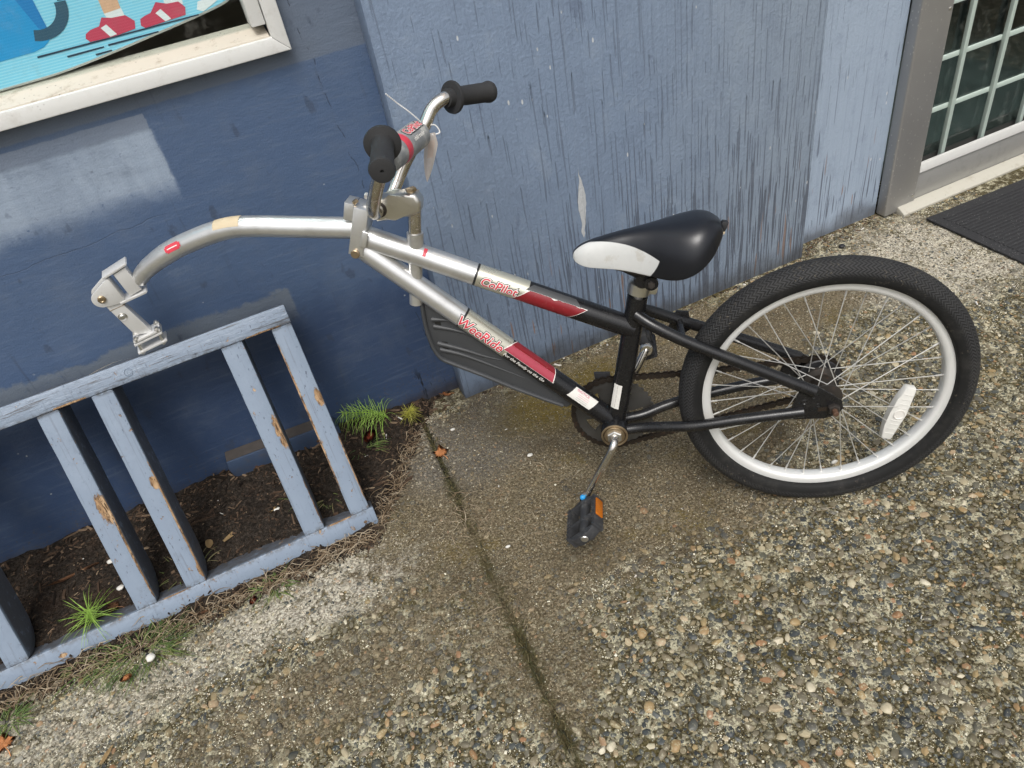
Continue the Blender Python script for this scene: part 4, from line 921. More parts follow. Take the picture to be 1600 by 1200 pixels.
def seg_tube(A, B, r, marks):    # marks: (metres along, material index from there on)
    pts, mids = [], []; T = (B - A).normalized(); Ln = (B - A).length
    ts = [m[0] for m in marks] + [Ln]
    for i, (t, mi) in enumerate(marks):
        k = max(1, int((ts[i + 1] - t) / .03))
        for q in range(k): pts.append(A + T * (t + (ts[i + 1] - t) * q / k)); mids.append(mi)
    pts.append(B); bm = NB(); tube(bm, pts, r, 32, True, 0, 1.0, mids); return bm
t_ring = (L(-.578, .281) - TA).length; t_blk = (L(-.497, .2405) - TA).length
TT = part('top_tube', seg_tube(TA, TB, RT, [(0, 0), (t_ring - .002, 1), (t_ring + .002, 2), (t_blk, 3)]), [M_SILVER, M_BLACKPRINT, M_GOLD, M_BLACK])
d_ring = (L(-.615, .205) - DA).length; d_blk = (L(-.545, .133) - DA).length
DT = part('down_tube', seg_tube(DA, DB, RDN, [(0, 0), (d_ring - .002, 1), (d_ring + .002, 2), (d_blk - .002, 3)]), [M_SILVER, M_BLACKPRINT, M_GOLD, M_BLACK])
W1, W2 = .0016, .0032
fancy = [(.0027, M_BLACKPRINT), (.0016, M_WHITEPRINT), (.0003, M_PINKRED)]
tube_text('CoPilot', TA, TB, RT, (t_ring + t_blk) / 2 - .004, R_(-1), .0205, fancy, TT, 'lettering', .2, 1.0)
def patch(name, A, B, r, t0, t1, a0, a1, m, par, k0=0, k1=0, jag=0.0, lift=.0003):
    bm = tube_patch(A, B, r + lift, t0, t1, R_(a0), R_(a1), k0, k1, jag=jag); return part(name, bm, m, par, angle=0)
patch('grey_band', TA, TB, RT, t_blk + .001, t_blk + .088, 34, 74, M_GUARD, TT, .012, -.012)
patch('decal_edge', TA, TB, RT, t_blk - .0115, t_blk + .0925, -45, 36.5, M_WHITEPRINT, TT, .026, .028, 0, .0003)
patch('red_decal', TA, TB, RT, t_blk - .010, t_blk + .091, -44, 35, M_RED, TT, .026, .028, R_(16), .0006)
patch('red_mark', TA, TB, RT, .100, .106, 26, 70, M_PINKRED, TT, 0, 0)
for k, aa in enumerate((62, 52, 42, 32)):
    tube_text('Please read instructions', TA, TB, RT, .140, R_(aa), .0052, [(0, M_WHITEPRINT)], TT, 'small_print', 0, 1.0)
tube_text('WeeRide', DA, DB, RDN, d_ring + .0405, R_(1), .0255, fancy, DT, 'lettering', .12, .98)
patch('decal_edge', DA, DB, RDN, d_blk - .0035, d_blk + .0955, 8.5, 107, M_WHITEPRINT, DT, .0185, -.011, 0, .0003)
patch('rose_decal', DA, DB, RDN, d_blk - .0062, d_blk + .0965, 10, 54, M_PINK, DT, .0085, -.005, 0, .0006)
patch('red_decal', DA, DB, RDN, d_blk + .0022, d_blk + .0915, 54.5, 106, M_RED, DT, .0095, -.006, 0, .0006)
tube_text('For the Family on the Go', DA, DB, RDN, d_blk + .040, R_(-13), .0088, [(.0002, M_WHITEPRINT)], DT, 'small_print', .2, 1.0)
t_st = (L(-.425, .020) - DA).length
STK = patch('label_sticker', DA, DB, RDN, t_st - .026, t_st + .026, -2, 70, M_LABEL, DT, .008, .008)
tube_text('!NOTICE', DA, DB, RDN + .0003, t_st - .004, R_(56), .0072, [(.0001, M_PINKINK)], STK, 'small_print', 0, 1.0)
for aa in (40, 30, 20, 10): tube_text('----------------', DA, DB, RDN + .0003, t_st, R_(aa), .0058, [(0, M_PINKINK if aa > 22 else M_GREYINK)], STK, 'small_print', 0, .9)
def arm_patch(name, u0, u1, a0, a1, m, r):    # on the curved arm
    idx = [i for i, p in enumerate(ap) if u0 <= p.x <= u1]; bm = NB(); g = []
    F = frame_path(ap)
    for i in idx:
        p, T, _, _ = F[i]; e1 = Vector((0, -1, 0)); e1 = (e1 - T * e1.dot(T)).normalized(); e2 = T.cross(e1); e2 = e2 if e2.z > 0 else -e2
        g.append([bm.verts.new(p + (e1 * math.cos(R_(a0 + (a1 - a0) * j / 10)) + e2 * math.sin(R_(a0 + (a1 - a0) * j / 10))) * r) for j in range(11)])
    for i in range(len(g) - 1):
        for j in range(10): bm.faces.new((g[i][j], g[i + 1][j], g[i + 1][j + 1], g[i][j + 1]))
    return part(name, bm, m, ARM, angle=0)
ap = smooth_path([L(*p) for p in arm_pts], 240)
arm_patch('red_sticker', -1.1005, -1.0675, 8, 34, M_PINKRED, .0184)
arm_patch('red_sticker', -1.0975, -1.0705, 0, 41, M_PINKRED, .01835)
arm_patch('pale_stripe', -1.0955, -1.0725, 18, 23, M_WHITEPRINT, .0187)
arm_patch('tan_tape', -1.003, -.955, 22, 112, M_TAPE, .0184)
# seat tube, stays, bottom bracket
bm = NB(); tube(bm, [L(-.3655, -.035), L(-.3435, .065), L(-.3125, .214)], .0174, 28); ST = part('seat_tube', bm, M_BLACK)
SA, SB = L(-.3655, -.035), L(-.3125, .214)
bm = tube_patch(SA, SB, .0177, .030, .082, R_(4), R_(58), 0, .0); part('label_sticker', bm, M_LABEL, ST, angle=0)
for q in range(5): tube_text('-----', SA, SB, .0178, .037 + q * .010, R_(31), .006, [(0, M_GREYINK)], ST, 'small_print', 0, .9)
def stay(name, pts, r, par=BIKE):
    bm = NB(); tube(bm, smooth_path([L(*p) for p in pts], 36), r, 18); return part(name, bm, M_BLACK, par)
for s in (1, -1):
    stay('seat_stay', [(-.318, .185, s * .012), (-.29, .168, s * .026), (-.237, .138, s * .036), (-.15, .094, s * .045), (-.030, .033, s * .056)], .0103)
    stay('chain_stay', [(-.360, -.053, s * .018), (-.318, -.048, s * .020), (-.275, -.040, s * .033), (-.225, -.033, s * .044), (-.150, -.021, s * .050), (-.045, -.008, s * .056)], .0098)
    bm = NB(); prism(bm, [(-.062, -.024), (-.064, .005), (-.054, .032), (-.030, .045), (-.010, .030), (.016, .010), (.020, -.006), (.012, -.018), (-.010, -.026)], lambda a, b, d: L(a, b, d), s * .0535 - .0025, s * .0535 + .0025, .0012)
    DR = part('dropout', bm, M_BLACK)
    for (hu, hv, hr) in ((-.045, .012, .0042), (-.030, .022, .0034), (-.022, .004, .0030), (-.048, -.010, .0034)):
        bm = NB(); lathe(bm, [(0, .0001), (hr * .8, .0001), (hr, .0009), (hr * 1.25, .0004), (hr * 1.25, 0)], L(hu, hv, s * .056), WA * s, 16); part('weld_spot', bm, M_BLACK, DR)
    bm = NB(); prism(bm, [(-.022, -.009), (-.004, -.0085), (-.004, -.001), (-.022, -.0015)], lambda a, b, d: L(a, b, d), s * .0563 - .0004, s * .0563 + .0004); part('axle_slot', bm, M_CHAIN, DR)
    bm = NB(); hexbolt(bm, L(.003, -.004, s * .056), WA * s, .0105, .009); part('axle_nut', bm, M_DARKMETAL, DR)
    bm = NB(); lathe(bm, [(0, .020), (.0035, .020), (.0047, .019), (.0047, 0)], L(.003, -.004, s * .056), WA * s, 16); part('axle_end', bm, M_RUST, DR)
bm = NB(); tube(bm, [L(-.243, .142, -.030), L(-.243, .142, .030)], .006, 12); part('stay_bridge', bm, M_BLACK)
bm = NB(); prism(bm, [(-.262, .128), (-.247, .160), (-.226, .156), (-.222, .122), (-.24, .110)], lambda a, b, d: L(a, b, d), -.040, -.034, .001); part('stay_bracket', bm, M_BLACK)
bm = NB(); lathe(bm, [(.0215, .0335), (.0245, .0335), (.0252, .032), (.0252, -.032), (.0245, -.0335), (.0215, -.0335)], L(-.371, -.053), WA, 36, closed=True); BB = part('bottom_bracket', bm, M_BLACK)
bm = NB(); lathe(bm, [(.0205, .0340), (.0225, .0348), (.0246, .0342), (.0246, .0320), (.0205, .0310)], L(-.371, -.053), WA, 36, closed=True); part('bearing_cup', bm, M_BRASS, BB)
bm = NB(); lathe(bm, [(.008, .036), (.0185, .0355), (.0195, .034), (.0195, .031), (.008, .031)], L(-.371, -.053), WA, 36, closed=True); part('bearing_cone', bm, M_BRASS, BB)
bm = NB(); hexbolt(bm, L(-.371, -.053, .0355), WA, .0145, .006); part('lock_nut', bm, M_STEEL, BB)
# crank (one bent rod), chainring, chain, pedals
bm = NB(); cp = [(-.302, .069, -.064), (-.3045, .066, -.062), (-.318, .042, -.056), (-.345, -.006, -.050), (-.360, -.033, -.046), (-.368, -.047, -.038), (-.371, -.053, -.02), (-.371, -.053, .03), (-.3715, -.054, .046), (-.375, -.061, .056), (-.383, -.077, .0585), (-.41, -.127, .061), (-.434, -.173, .0635), (-.4365, -.178, .064)]
tube(bm, smooth_path([L(*p) for p in cp], 90), .0077, 16); CR = part('crank', bm, M_CHROME)
for (u, v, s) in ((-.4365, -.178, 1), (-.302, .069, -1)):
    bm = NB(); lathe(bm, [(.0055, .006), (.0105, .0055), (.012, .003), (.012, -.004), (.0105, -.006), (.0055, -.006)], L(u, v, s * .0635), WA, 24, closed=True); part('crank_eye', bm, M_CHROME, CR)
bm = NB(); lathe(bm, [(0, .0075), (.003, .007), (.0052, .004), (.0052, 0)], L(-.4405, -.168, .068), WA, 14); part('blue_cap', bm, M_BLUE, CR)
def chainring():
    n = 144; bm = NB(); o = (-.371, -.053); outer, inner = [], []
    def ring(r, w, tooth=False):
        out = []
        for k in range(n):
            rr = r + (.0035 if tooth and (k // 2) % 2 == 0 else 0); a = 2 * PI * k / n; out.append(bm.verts.new(L(o[0] + rr * math.cos(a), o[1] + rr * math.sin(a), w)))
        return out
    def strip(A, B):
        for k in range(n): bm.faces.new((A[k], A[(k + 1) % n], B[(k + 1) % n], B[k]))
    for (ri, ro, tooth) in ((.056, .0745, True), (.012, .030, False)):
        a = ring(ri, -.0385); b = ring(ro, -.0385, tooth); c = ring(ro, -.0425, tooth); d = ring(ri, -.0425); strip(a, b); strip(b, c); strip(c, d); strip(d, a)
    for k in range(5):
        a = 2 * PI * k / 5 + .5; ca, sa = math.cos(a), math.sin(a)
        prism(bm, [(.029, -.0135), (.0565, -.019), (.0565, .019), (.029, .0135)], lambda p, q, d: L(o[0] + p * ca - q * sa, o[1] + p * sa + q * ca, d), -.0424, -.0386)
    return part('chainring', bm, M_RING)
CRG = chainring()
bm = NB(); prism(bm, [(-.402, .036), (-.372, .034), (-.368, -.03), (-.396, -.035)], lambda a, b, d: L(a, b, d), -.053, -.047, .001); part('chain_guard_bracket', bm, M_BLKPLASTIC)
bm = NB(); lathe(bm, [(.012, -.0425), (.030, -.0425), (.0345, -.0415), (.0345, -.0395), (.030, -.0385), (.012, -.0385)], L(0, 0), WA, 36, closed=True); part('cog', bm, M_DARKMETAL, WHEEL)
bm = NB(); lathe(bm, [(.010, -.030), (.036, -.030), (.038, -.032), (.036, -.0345), (.010, -.0345)], L(0, 0), WA, 40, closed=True); part('dust_cover', bm, M_BLKPLASTIC, WHEEL)
bm = NB(); lathe(bm, [(.017, .020), (.0195, .014), (.0195, -.012), (.017, -.019)], L(0, 0), WA, 30); part('brake_drum', bm, M_CHAIN, WHEEL)
def chain():
    o1, r1_, o2, r2_ = Vector((-.371, -.053)), .0775, Vector((0, 0)), .0375
    d = o2 - o1; D = d.length; base = math.atan2(d.y, d.x); al = math.acos((r1_ - r2_) / D); pts = []
    def arc(o, r, a0, a1, n):
        for k in range(n + 1): a = a0 + (a1 - a0) * k / n; pts.append(o + Vector((math.cos(a), math.sin(a))) * r)
    arc(o1, r1_, base + al, base + 2 * PI - al, 60); arc(o2, r2_, base - al, base + al, 24); pts.append(pts[0])
    cum = [0]
    for a, b in zip(pts, pts[1:]): cum.append(cum[-1] + (b - a).length)
    def at(s):
        s %= cum[-1]
        for i in range(len(pts) - 1):
            if s <= cum[i + 1]:
                f = (s - cum[i]) / max(1e-9, cum[i + 1] - cum[i]); return pts[i] + (pts[i + 1] - pts[i]) * f
    N = int(cum[-1] / .0127) // 2 * 2; pit = cum[-1] / N; bm = NB()
    for k in range(N):
        a, b = at(k * pit), at((k + 1) * pit); sag = -.004 * math.sin(PI * min(1, max(0, (a.x + .34) / .3))) if a.y > -.02 and a.x > -.34 and a.x < -.04 else 0
        a = a + Vector((0, sag)); b = b + Vector((0, sag)); t = (b - a).normalized(); q = Vector((-t.y, t.x))
        w = .0044 if k % 2 else .0029; r = .0050
        pl_ = [a - t * r * .9, a - t * r * .5 - q * r, a + t * r * .6 - q * r, (a + b) / 2 - q * r * .55, b - t * r * .6 - q * r, b + t * r * .5 - q * r, b + t * r * .9, b + t * r * .5 + q * r, b - t * r * .6 + q * r, (a + b) / 2 + q * r * .55, a + t * r * .6 + q * r, a - t * r * .5 + q * r]
        for s in (1, -1): prism(bm, [(p.x, p.y) for p in pl_], lambda x, y, d_: L(x, y, d_), -.0405 + s * w - .0005, -.0405 + s * w + .0005)
        lathe(bm, [(0, .0052), (.0022, .0052), (.0022, -.0052), (0, -.0052)], L(a.x, a.y, -.0405), WA, 8)
    return part('chain', bm, M_CHAIN, kind='stuff')
chain()
def pedal(u, v, s, roll):
    """platform pedal whose spindle leaves the crank eye sideways"""
    root = Matrix.Translation(L(u, v, s * .070)) @ Matrix.Rotation(roll, 4, 'Y')
    def T(bm): bm.transform(root); return bm
    S = -s    # local y runs away from the crank
    bm = NB(); Wd, Ln, Th = .031, .088, .0125
    # centre barrel, cage rails, end bars, ribs
    tube(bm, [(0, S * .004, 0), (0, S * .090, 0)], .0100, 16)
    for x in (-Wd, Wd): box(bm, (x - .0035, min(S * .012, S * .092), -Th), (x + .0035, max(S * .012, S * .092), Th), .0018)
    for y in (.014, .058, .090): box(bm, (-Wd + .003, min(S * (y - .0025), S * (y + .0025)), -Th * .85), (Wd - .003, max(S * (y - .0025), S * (y + .0025)), Th * .85), .0012)
    poly = [(-.031, .012), (-.012, .002), (.012, .002), (.031, .012)]
    prism(bm, [(a, S * b) for a, b in poly], lambda a, b, d: (a, b, d), -.008, .008, .0012)
    poly = [(-.031, .090), (-.016, .100), (.016, .100), (.031, .090)]
    prism(bm, [(a, S * b) for a, b in poly], lambda a, b, d: (a, b, d), -.010, .010, .0012)
    for x in (-Wd, Wd):
        for k in range(9):
            for z in (-Th, Th): box(bm, (x - .003, min(S * (.018 + k * .0085), S * (.0215 + k * .0085)), z - .0012), (x + .003, max(S * (.018 + k * .0085), S * (.0215 + k * .0085)), z + .0012))
    PD = part('pedal', T(bm), M_PEDAL)
    for x in (-1, 1):
        bm = NB(); box(bm, (x * .0352 - .0022, min(S * .022, S * .064), -.0085), (x * .0352 + .0022, max(S * .022, S * .064), .0085), .001); part('pedal_reflector', T(bm), M_AMBER, PD)
    bm = NB(); lathe(bm, [(0, .0018), (.006, .0012), (.0072, 0)], (0, S * .1, 0), (0, S, 0), 18); part('end_cap', T(bm), M_STEEL, PD)
pedal(-.4365, -.178, 1, R_(-38)); pedal(-.302, .069, -1, R_(75))

# --- saddle
def saddle():
    NS, NA = 90, 48; bm = NB(); rings = []
    SS = np.linspace(0, 1, 401)
    def smooth_tab(tab):
        q = np.interp(SS, [a for a, _ in tab], [b for _, b in tab]); kk = np.hanning(61); kk /= kk.sum()
        qq = np.convolve(np.concatenate([np.full(30, q[0]) * 2 - q[30:0:-1], q, np.full(30, q[-1]) * 2 - q[-2:-32:-1]]), kk, 'valid'); e = np.clip(np.minimum(SS, 1 - SS) / .06, 0, 1); return q * (1 - e) + qq * e
    def itp(tab, s): return float(np.interp(s, SS, tab))
    hw = smooth_tab([(0, .004), (.015, .011), (.04, .0155), (.10, .0195), (.25, .0225), (.40, .027), (.52, .037), (.62, .051), (.72, .0625), (.80, .0655), (.87, .060), (.93, .048), (.97, .034), (.99, .024), (1, .012)])
    tp = smooth_tab([(0, .302), (.015, .308), (.04, .3135), (.10, .3195), (.30, .3295), (.5, .336), (.75, .3435), (.86, .3465), (.93, .343), (.975, .336), (1, .327)])
    bt = smooth_tab([(0, .296), (.015, .291), (.04, .287), (.1, .2835), (.3, .2775), (.48, .268), (.60, .2635), (.70, .2655), (.80, .275), (.88, .287), (.94, .299), (.98, .311), (1, .318)])
    for i in range(NS + 1):
        s = i / NS; s = .5 - .5 * math.cos(PI * s); u = -.413 + .238 * s; w = itp(hw, s); t = itp(tp, s); b = itp(bt, s); row = []
        for k in range(NA + 1):
            a = -PI / 2 - R_(14) + (PI + R_(28)) * k / NA     # from one skirt hem over the top to the other
            x = math.sin(a); c = math.cos(a)
            ex = .72; ww = w * math.copysign(abs(x) ** ex, x); vv = b + (t - b) * (math.copysign(abs(c) ** .82, c) if c > 0 else c * .16)
            row.append(bm.verts.new(L(u, vv, ww)))
        rings.append(row)
    for i in range(NS):
        for k in range(NA): bm.faces.new((rings[i][k], rings[i + 1][k], rings[i + 1][k + 1], rings[i][k + 1]))
        bm.faces.new((rings[i][0], rings[i][NA], rings[i + 1][NA], rings[i + 1][0]))
    bm.faces.new(rings[0]); bm.faces.new(rings[-1][::-1])
    return part('saddle', bm, M_SADDLE, angle=60)
SAD = saddle()
bm = NB(); prism(bm, [(-.186, .320), (-.174, .331), (-.166, .3285), (-.169, .320), (-.173, .312), (-.186, .309)], lambda a, b, d: L(a, b, d), -.006, .006, .001); part('torn_cover', bm, M_BLKPLASTIC, SAD)
bm = NB(); prism(bm, [(-.184, .3155), (-.1715, .3150), (-.1720, .3110), (-.184, .310)], lambda a, b, d: L(a, b, d), .0062, .0072, .0003); part('exposed_foam', bm, M_TAPE, SAD)
bm = NB(); tube(bm, [L(-.3125, .21), L(-.2995, .262)], .0115, 24); part('seat_post', bm, M_CHROME)
sx_, sT = L(-.309, .2305), (L(-.2995, .262) - L(-.3125, .21)).normalized()
bm = NB(); lathe(bm, [(.0176, -.011), (.0196, -.0105), (.0196, .0085), (.0165, .0105), (.0120, .0110)], sx_, sT, 32); prism(bm, [(.012, -.008), (.028, -.008), (.030, -.004), (.030, .004), (.028, .008), (.012, .008)], lambda a, b, d: sx_ + Vector((1, 0, 0)).cross(Vector((0, 1, 0))) * 0 + (Vector((1, 0, 0)) - sT * sT.x).normalized() * a + sT * b + Vector((0, 1, 0)) * d, -.008, .008, .0015)
CL = part('seat_clamp', bm, M_ALLOY)
bm = NB(); lathe(bm, [(0, .0005), (.0026, .0005), (.0038, .002), (.0046, .0015), (.0046, 0)], sx_ + Vector((.0235, -.0082, .003)), WA, 16); part('clamp_bolt', bm, M_BRASS, CL)
bm = NB(); tube(bm, [L(-.3035, .249, -.020), L(-.3035, .249, .020)], .013, 18); tube(bm, [L(-.290, .246, .016), L(-.290, .246, .028)], .0115, 16); prism(bm, [(-.335, .268), (-.31, .252), (-.285, .247), (-.262, .262), (-.262, .275), (-.335, .278)], lambda a, b, d: L(a, b, d), -.018, .018, .002)
SBK = part('saddle_clamp', bm, M_BLACK)
bm = NB(); hexbolt(bm, L(-.290, .246, .028), WA, .0065, .005); part('clamp_nut', bm, M_DARKMETAL, SBK)
bm = NB()
for s in (1, -1): tube(bm, smooth_path([L(-.385, .292, s * .008), L(-.34, .274, s * .016), L(-.29, .260, s * .019), L(-.24, .275, s * .028)], 16), .0035, 10)
part('saddle_rail', bm, M_DARKMETAL, SBK)

# --- steerer, stem, handlebar
bm = NB(); tube(bm, [L(-.6935, .238), L(-.668, .362)], .0118, 24); part('head_tube', bm, M_SILVER)
bm = NB(); tube(bm, [L(-.6725, .335), L(-.6665, .366)], .0138, 24); part('head_collar', bm, M_SILVER)
bm = NB(); tube(bm, [L(-.668, .360), L(-.6575, .410)], .0108, 24); part('quill', bm, M_CHROME)
bm = NB(); prism(bm, [(-.727, .404), (-.724, .426), (-.712, .434), (-.690, .432), (-.665, .438), (-.648, .433), (-.642, .419), (-.646, .404), (-.660, .398), (-.690, .402), (-.705, .396), (-.720, .396)], lambda a, b, d: L(a, b, d), -.0165, .0165, .006, 4); STEM = part('stem', bm, M_ALLOY, angle=50)
bm = NB(); hexbolt(bm, L(-.657, .4345, 0), (-.08, 0, 1), .0095, .006); part('stem_bolt', bm, M_BRASS, STEM)
bm = NB(); lathe(bm, [(.0095, .0168), (.0125, .0175), (.0140, .0160), (.0140, .0085), (.0095, .0085)], L(-.712, .4165), WA, 24, closed=True); part('clamp_ring', bm, M_DARKMETAL, STEM)
bm = NB(); hexbolt(bm, L(-.729, .431, -.008), (-1, 0, .4), .006, .009); part('pinch_bolt', bm, M_STEEL, STEM)
gN, gNe = L(-.646, .543, .124), L(-.628, .530, .211); gF, gFe = L(-.589, .543, -.124), L(-.535, .530, -.195)
dN = (gNe - gN).normalized(); dF = (gFe - gF).normalized()
hbp = [gNe - dN * .01, gN + dN * .01, gN - dN * .018, L(-.650, .535, .096), L(-.662, .512, .083), L(-.692, .462, .066), L(-.707, .434, .052), L(-.713, .4185, .036), L(-.7125, .4165, .015), L(-.7095, .4165, -.015), L(-.704, .4185, -.036), L(-.694, .434, -.052), L(-.676, .462, -.066), L(-.636, .512, -.083), L(-.620, .535, -.098), gF - dF * .018, gF + dF * .01, gFe - dF * .01]
bm = NB(); tube(bm, smooth_path(hbp, 150), .0108, 22); HB = part('handlebar', bm, M_CHROME)
for a, e, d in ((gN, gNe, dN), (gF, gFe, dF)):
    ln = (e - a).length
    bm = NB(); lathe(bm, [(.0115, -.016), (.0145, -.015), (.0150, -.004), (.0255, -.003), (.0262, 0), (.0255, .003), (.0165, .0055), (.0150, .012), (.0158, .04), (.0162, ln - .014), (.0172, ln - .012), (.0180, ln - .006), (.0165, ln - .001), (.012, ln), (.0025, ln), (.002, ln - .004), (0, ln - .004)], a, d, 40); part('grip', bm, M_GRIP, HB)
pN, pF = L(-.668, .506, .079), L(-.640, .506, -.079); pT = (pF - pN)
bm = NB(); tube(bm, [pN, pF], .0075, 14); part('crossbar', bm, M_CHROME, HB)
bm = NB(); pa, pb = pN + pT * .10, pN + pT * .90; ln = (pb - pa).length
lathe(bm, [(.008, 0), (.0200, .0005), (.0222, .003), (.0225, ln * .5), (.0222, ln - .003), (.0200, ln - .0005), (.008, ln)], pa, pT, 32, mids=[0] * 6); PADO = part('crossbar_pad', bm, M_PAD, HB)
bm = NB(); lathe(bm, [(.0227, ln * .27), (.0230, ln * .28), (.0230, ln * .40), (.0227, ln * .41)], pa, pT, 32); part('red_band', bm, M_PINKRED, PADO)
def pad_text(body, tc, ang, size, layers, name):
    T = pT.normalized(); up = Vector((0, 0, 1)); e2 = (up - T * up.dot(T)).normalized(); e1 = Vector((1, 0, 0)); e1 = (e1 - T * e1.dot(T)).normalized()
    for k, (offs, m) in enumerate(layers):
        tb_ = text_mesh(body, size, offs, .2, 1)
        for v in tb_.verts:
            a = ang + v.co.y / .0225; v.co = pa + T * (ln * tc + v.co.x) + (e1 * math.cos(a) + e2 * math.sin(a)) * (.0229 + .0003 * k)
        me = bpy.data.meshes.new(name); tb_.to_mesh(me); tb_.free(); link(name, me, m, PADO, None, True, 0)
pad_text('CoPilot', .69, R_(64), .0185, [(.0030, M_BLACKPRINT), (.0014, M_WHITEPRINT), (.0004, M_PINKRED)], 'lettering')
pad_text('child trailer', .67, R_(22), .0085, [(.0003, M_WHITEPRINT)], 'small_print')

# --- hinge clamp in the middle of the arm
def strip_box(name, p, q, wd, w0, w1, m, par=BIKE, bev=.002):    # bar along p-q in the bike plane
    p, q = Vector(p), Vector(q); t = (q - p).normalized(); n_ = Vector((-t.y, t.x)) * wd / 2
    bm = NB(); prism(bm, [(a.x, a.y) for a in (p - n_, q - n_, q + n_, p + n_)], lambda a, b, d: L(a, b, d), w0, w1, bev); return part(name, bm, m, par)
HG = strip_box('hinge_clamp', (-.7385, .423), (-.7695, .345), .025, -.0225, .0225, M_SILVER, bev=.003)
strip_box('hinge_latch', (-.758, .432), (-.768, .404), .016, -.020, .016, M_SILVER, HG)
strip_box('hinge_plate', (-.740, .385), (-.752, .360), .010, .0228, .0262, M_SILVER, HG, .0008)
bm = NB(); hexbolt(bm, L(-.768, .349, .0225), WA, .0075, .004, n=18); part('hinge_bolt', bm, M_BRASS, HG)
bm = NB(); hexbolt(bm, L(-.748, .430, .010), (-.4, -.2, 1), .0055, .005); part('latch_bolt', bm, M_BRASS, HG)

# --- hitch
def arc_poly(c, r, a0, a1, n=10): return [(c[0] + r * math.cos(R_(a0 + (a1 - a0) * k / n)), c[1] + r * math.sin(R_(a0 + (a1 - a0) * k / n))) for k in range(n + 1)]
BI = BM_.inverted()
def H(x, z, d): return BI @ Vector((x, 1.328 + d, z))
def hprism(name, poly, d0, d1, m, par=BIKE, bev=.0008):
    bm = NB(); prism(bm, poly, lambda a, b, d: H(a, b, d), d0, d1, bev); return part(name, bm, m, par)
HN = (BI.to_3x3() @ Vector((0, -1, 0))).normalized(); HZ = (BI.to_3x3() @ Vector((.05, 0, 1))).normalized()
yk = [(-.2700, .6070), (-.2655, .6045), (-.2600, .5590), (-.2690, .5565), (-.2840, .5570)] + arc_poly((-.2920, .5750), .0165, -75, -225, 12)
M_HITCH = simple('pale_silver_enamel', (0.62, 0.62, 0.61), .34, .35, .06, 40, .05, 200, dirt=(0.30, 0.24, 0.18), dirt_amt=.25, dirt_scale=60)
YK = hprism('hitch_yoke', yk, 0, .0036, M_HITCH)
hprism('yoke_cheek', yk, .0234, .027, M_HITCH, YK)
hprism('yoke_web', [(-.2700, .6072), (-.2650, .6050), (-.2595, .5585), (-.2645, .5575)], .0037, .0233, M_HITCH, YK, .0003)
hprism('yoke_ear', [(-.2725, .6075), (-.2300, .6185), (-.2270, .6215), (-.2290, .6235), (-.2740, .6115)], -.0015, .0285, M_HITCH, YK, .001)
hprism('yoke_ear', [(-.2690, .5535), (-.2225, .5585), (-.2195, .5615), (-.2210, .5635), (-.2695, .5580)], -.0015, .0285, M_HITCH, YK, .001)
hprism('hitch_swivel', [(-.2565, .6095), (-.2330, .6155), (-.2265, .5660), (-.2500, .5610)], .002, .025, M_HITCH, bev=.003)
for d, sg in ((0, 1), (.027, -1)):
    bm = NB(); hexbolt(bm, H(-.2925, .5750, d), HN * sg, .0068, .0035, n=18); lathe(bm, [(.0022, .0030), (.0036, .0042), (.0046, .0040), (.0046, 0)], H(-.2925, .5750, d), HN * sg, 18); part('yoke_bolt', bm, M_BRASS, YK)
strip_h = hprism('hitch_bar', [(-.2950, .5600), (-.2680, .5550), (-.2465, .4800), (-.2765, .4860)], .0040, .0240, M_HITCH, bev=.002)
hprism('rust_seam', [(-.2922, .5478), (-.2643, .5505), (-.2640, .5495), (-.2919, .5464)], .0037, .0243, M_BRASS, strip_h, .0001)
bm = NB(); lathe(bm, [(0, .003), (.0038, .003), (.0050, .002), (.0054, 0)], H(-.2785, .5290, .004), HN, 18); lathe(bm, [(.0056, 0), (.0078, .0008), (.0078, 0)], H(-.2785, .5290, .004), HN, 18); part('pin_head', bm, M_STEEL, strip_h)
HC = hprism('hitch_clamp_plate', [(-.2840, .4790), (-.2330, .4850), (-.2330, .4805), (-.2840, .4745)], -.004, .030, M_HITCH, bev=.001)
hprism('hitch_clamp_plate', [(-.2855, .4725), (-.2320, .4790), (-.2320, .4750), (-.2855, .4685)], -.0045, .031, M_HITCH, bev=.001)
hprism('hitch_clamp_plate', [(-.2870, .4545), (-.2310, .4610), (-.2310, .4570), (-.2870, .4505)], -.0045, .031, M_HITCH, bev=.001)
for x, z in ((-.2790, .4650), (-.2385, .4700)):
    for d in (.001, .026):
        bm = NB(); c = H(x, z, d); tube(bm, [c - HZ * .018, c + HZ * .020], .0030, 10); hexbolt(bm, c + HZ * .0115, HZ, .0060, .0055); hexbolt(bm, c - HZ * .0125, -HZ, .0055, .004); part('clamp_bolt', bm, M_STEEL, HC)
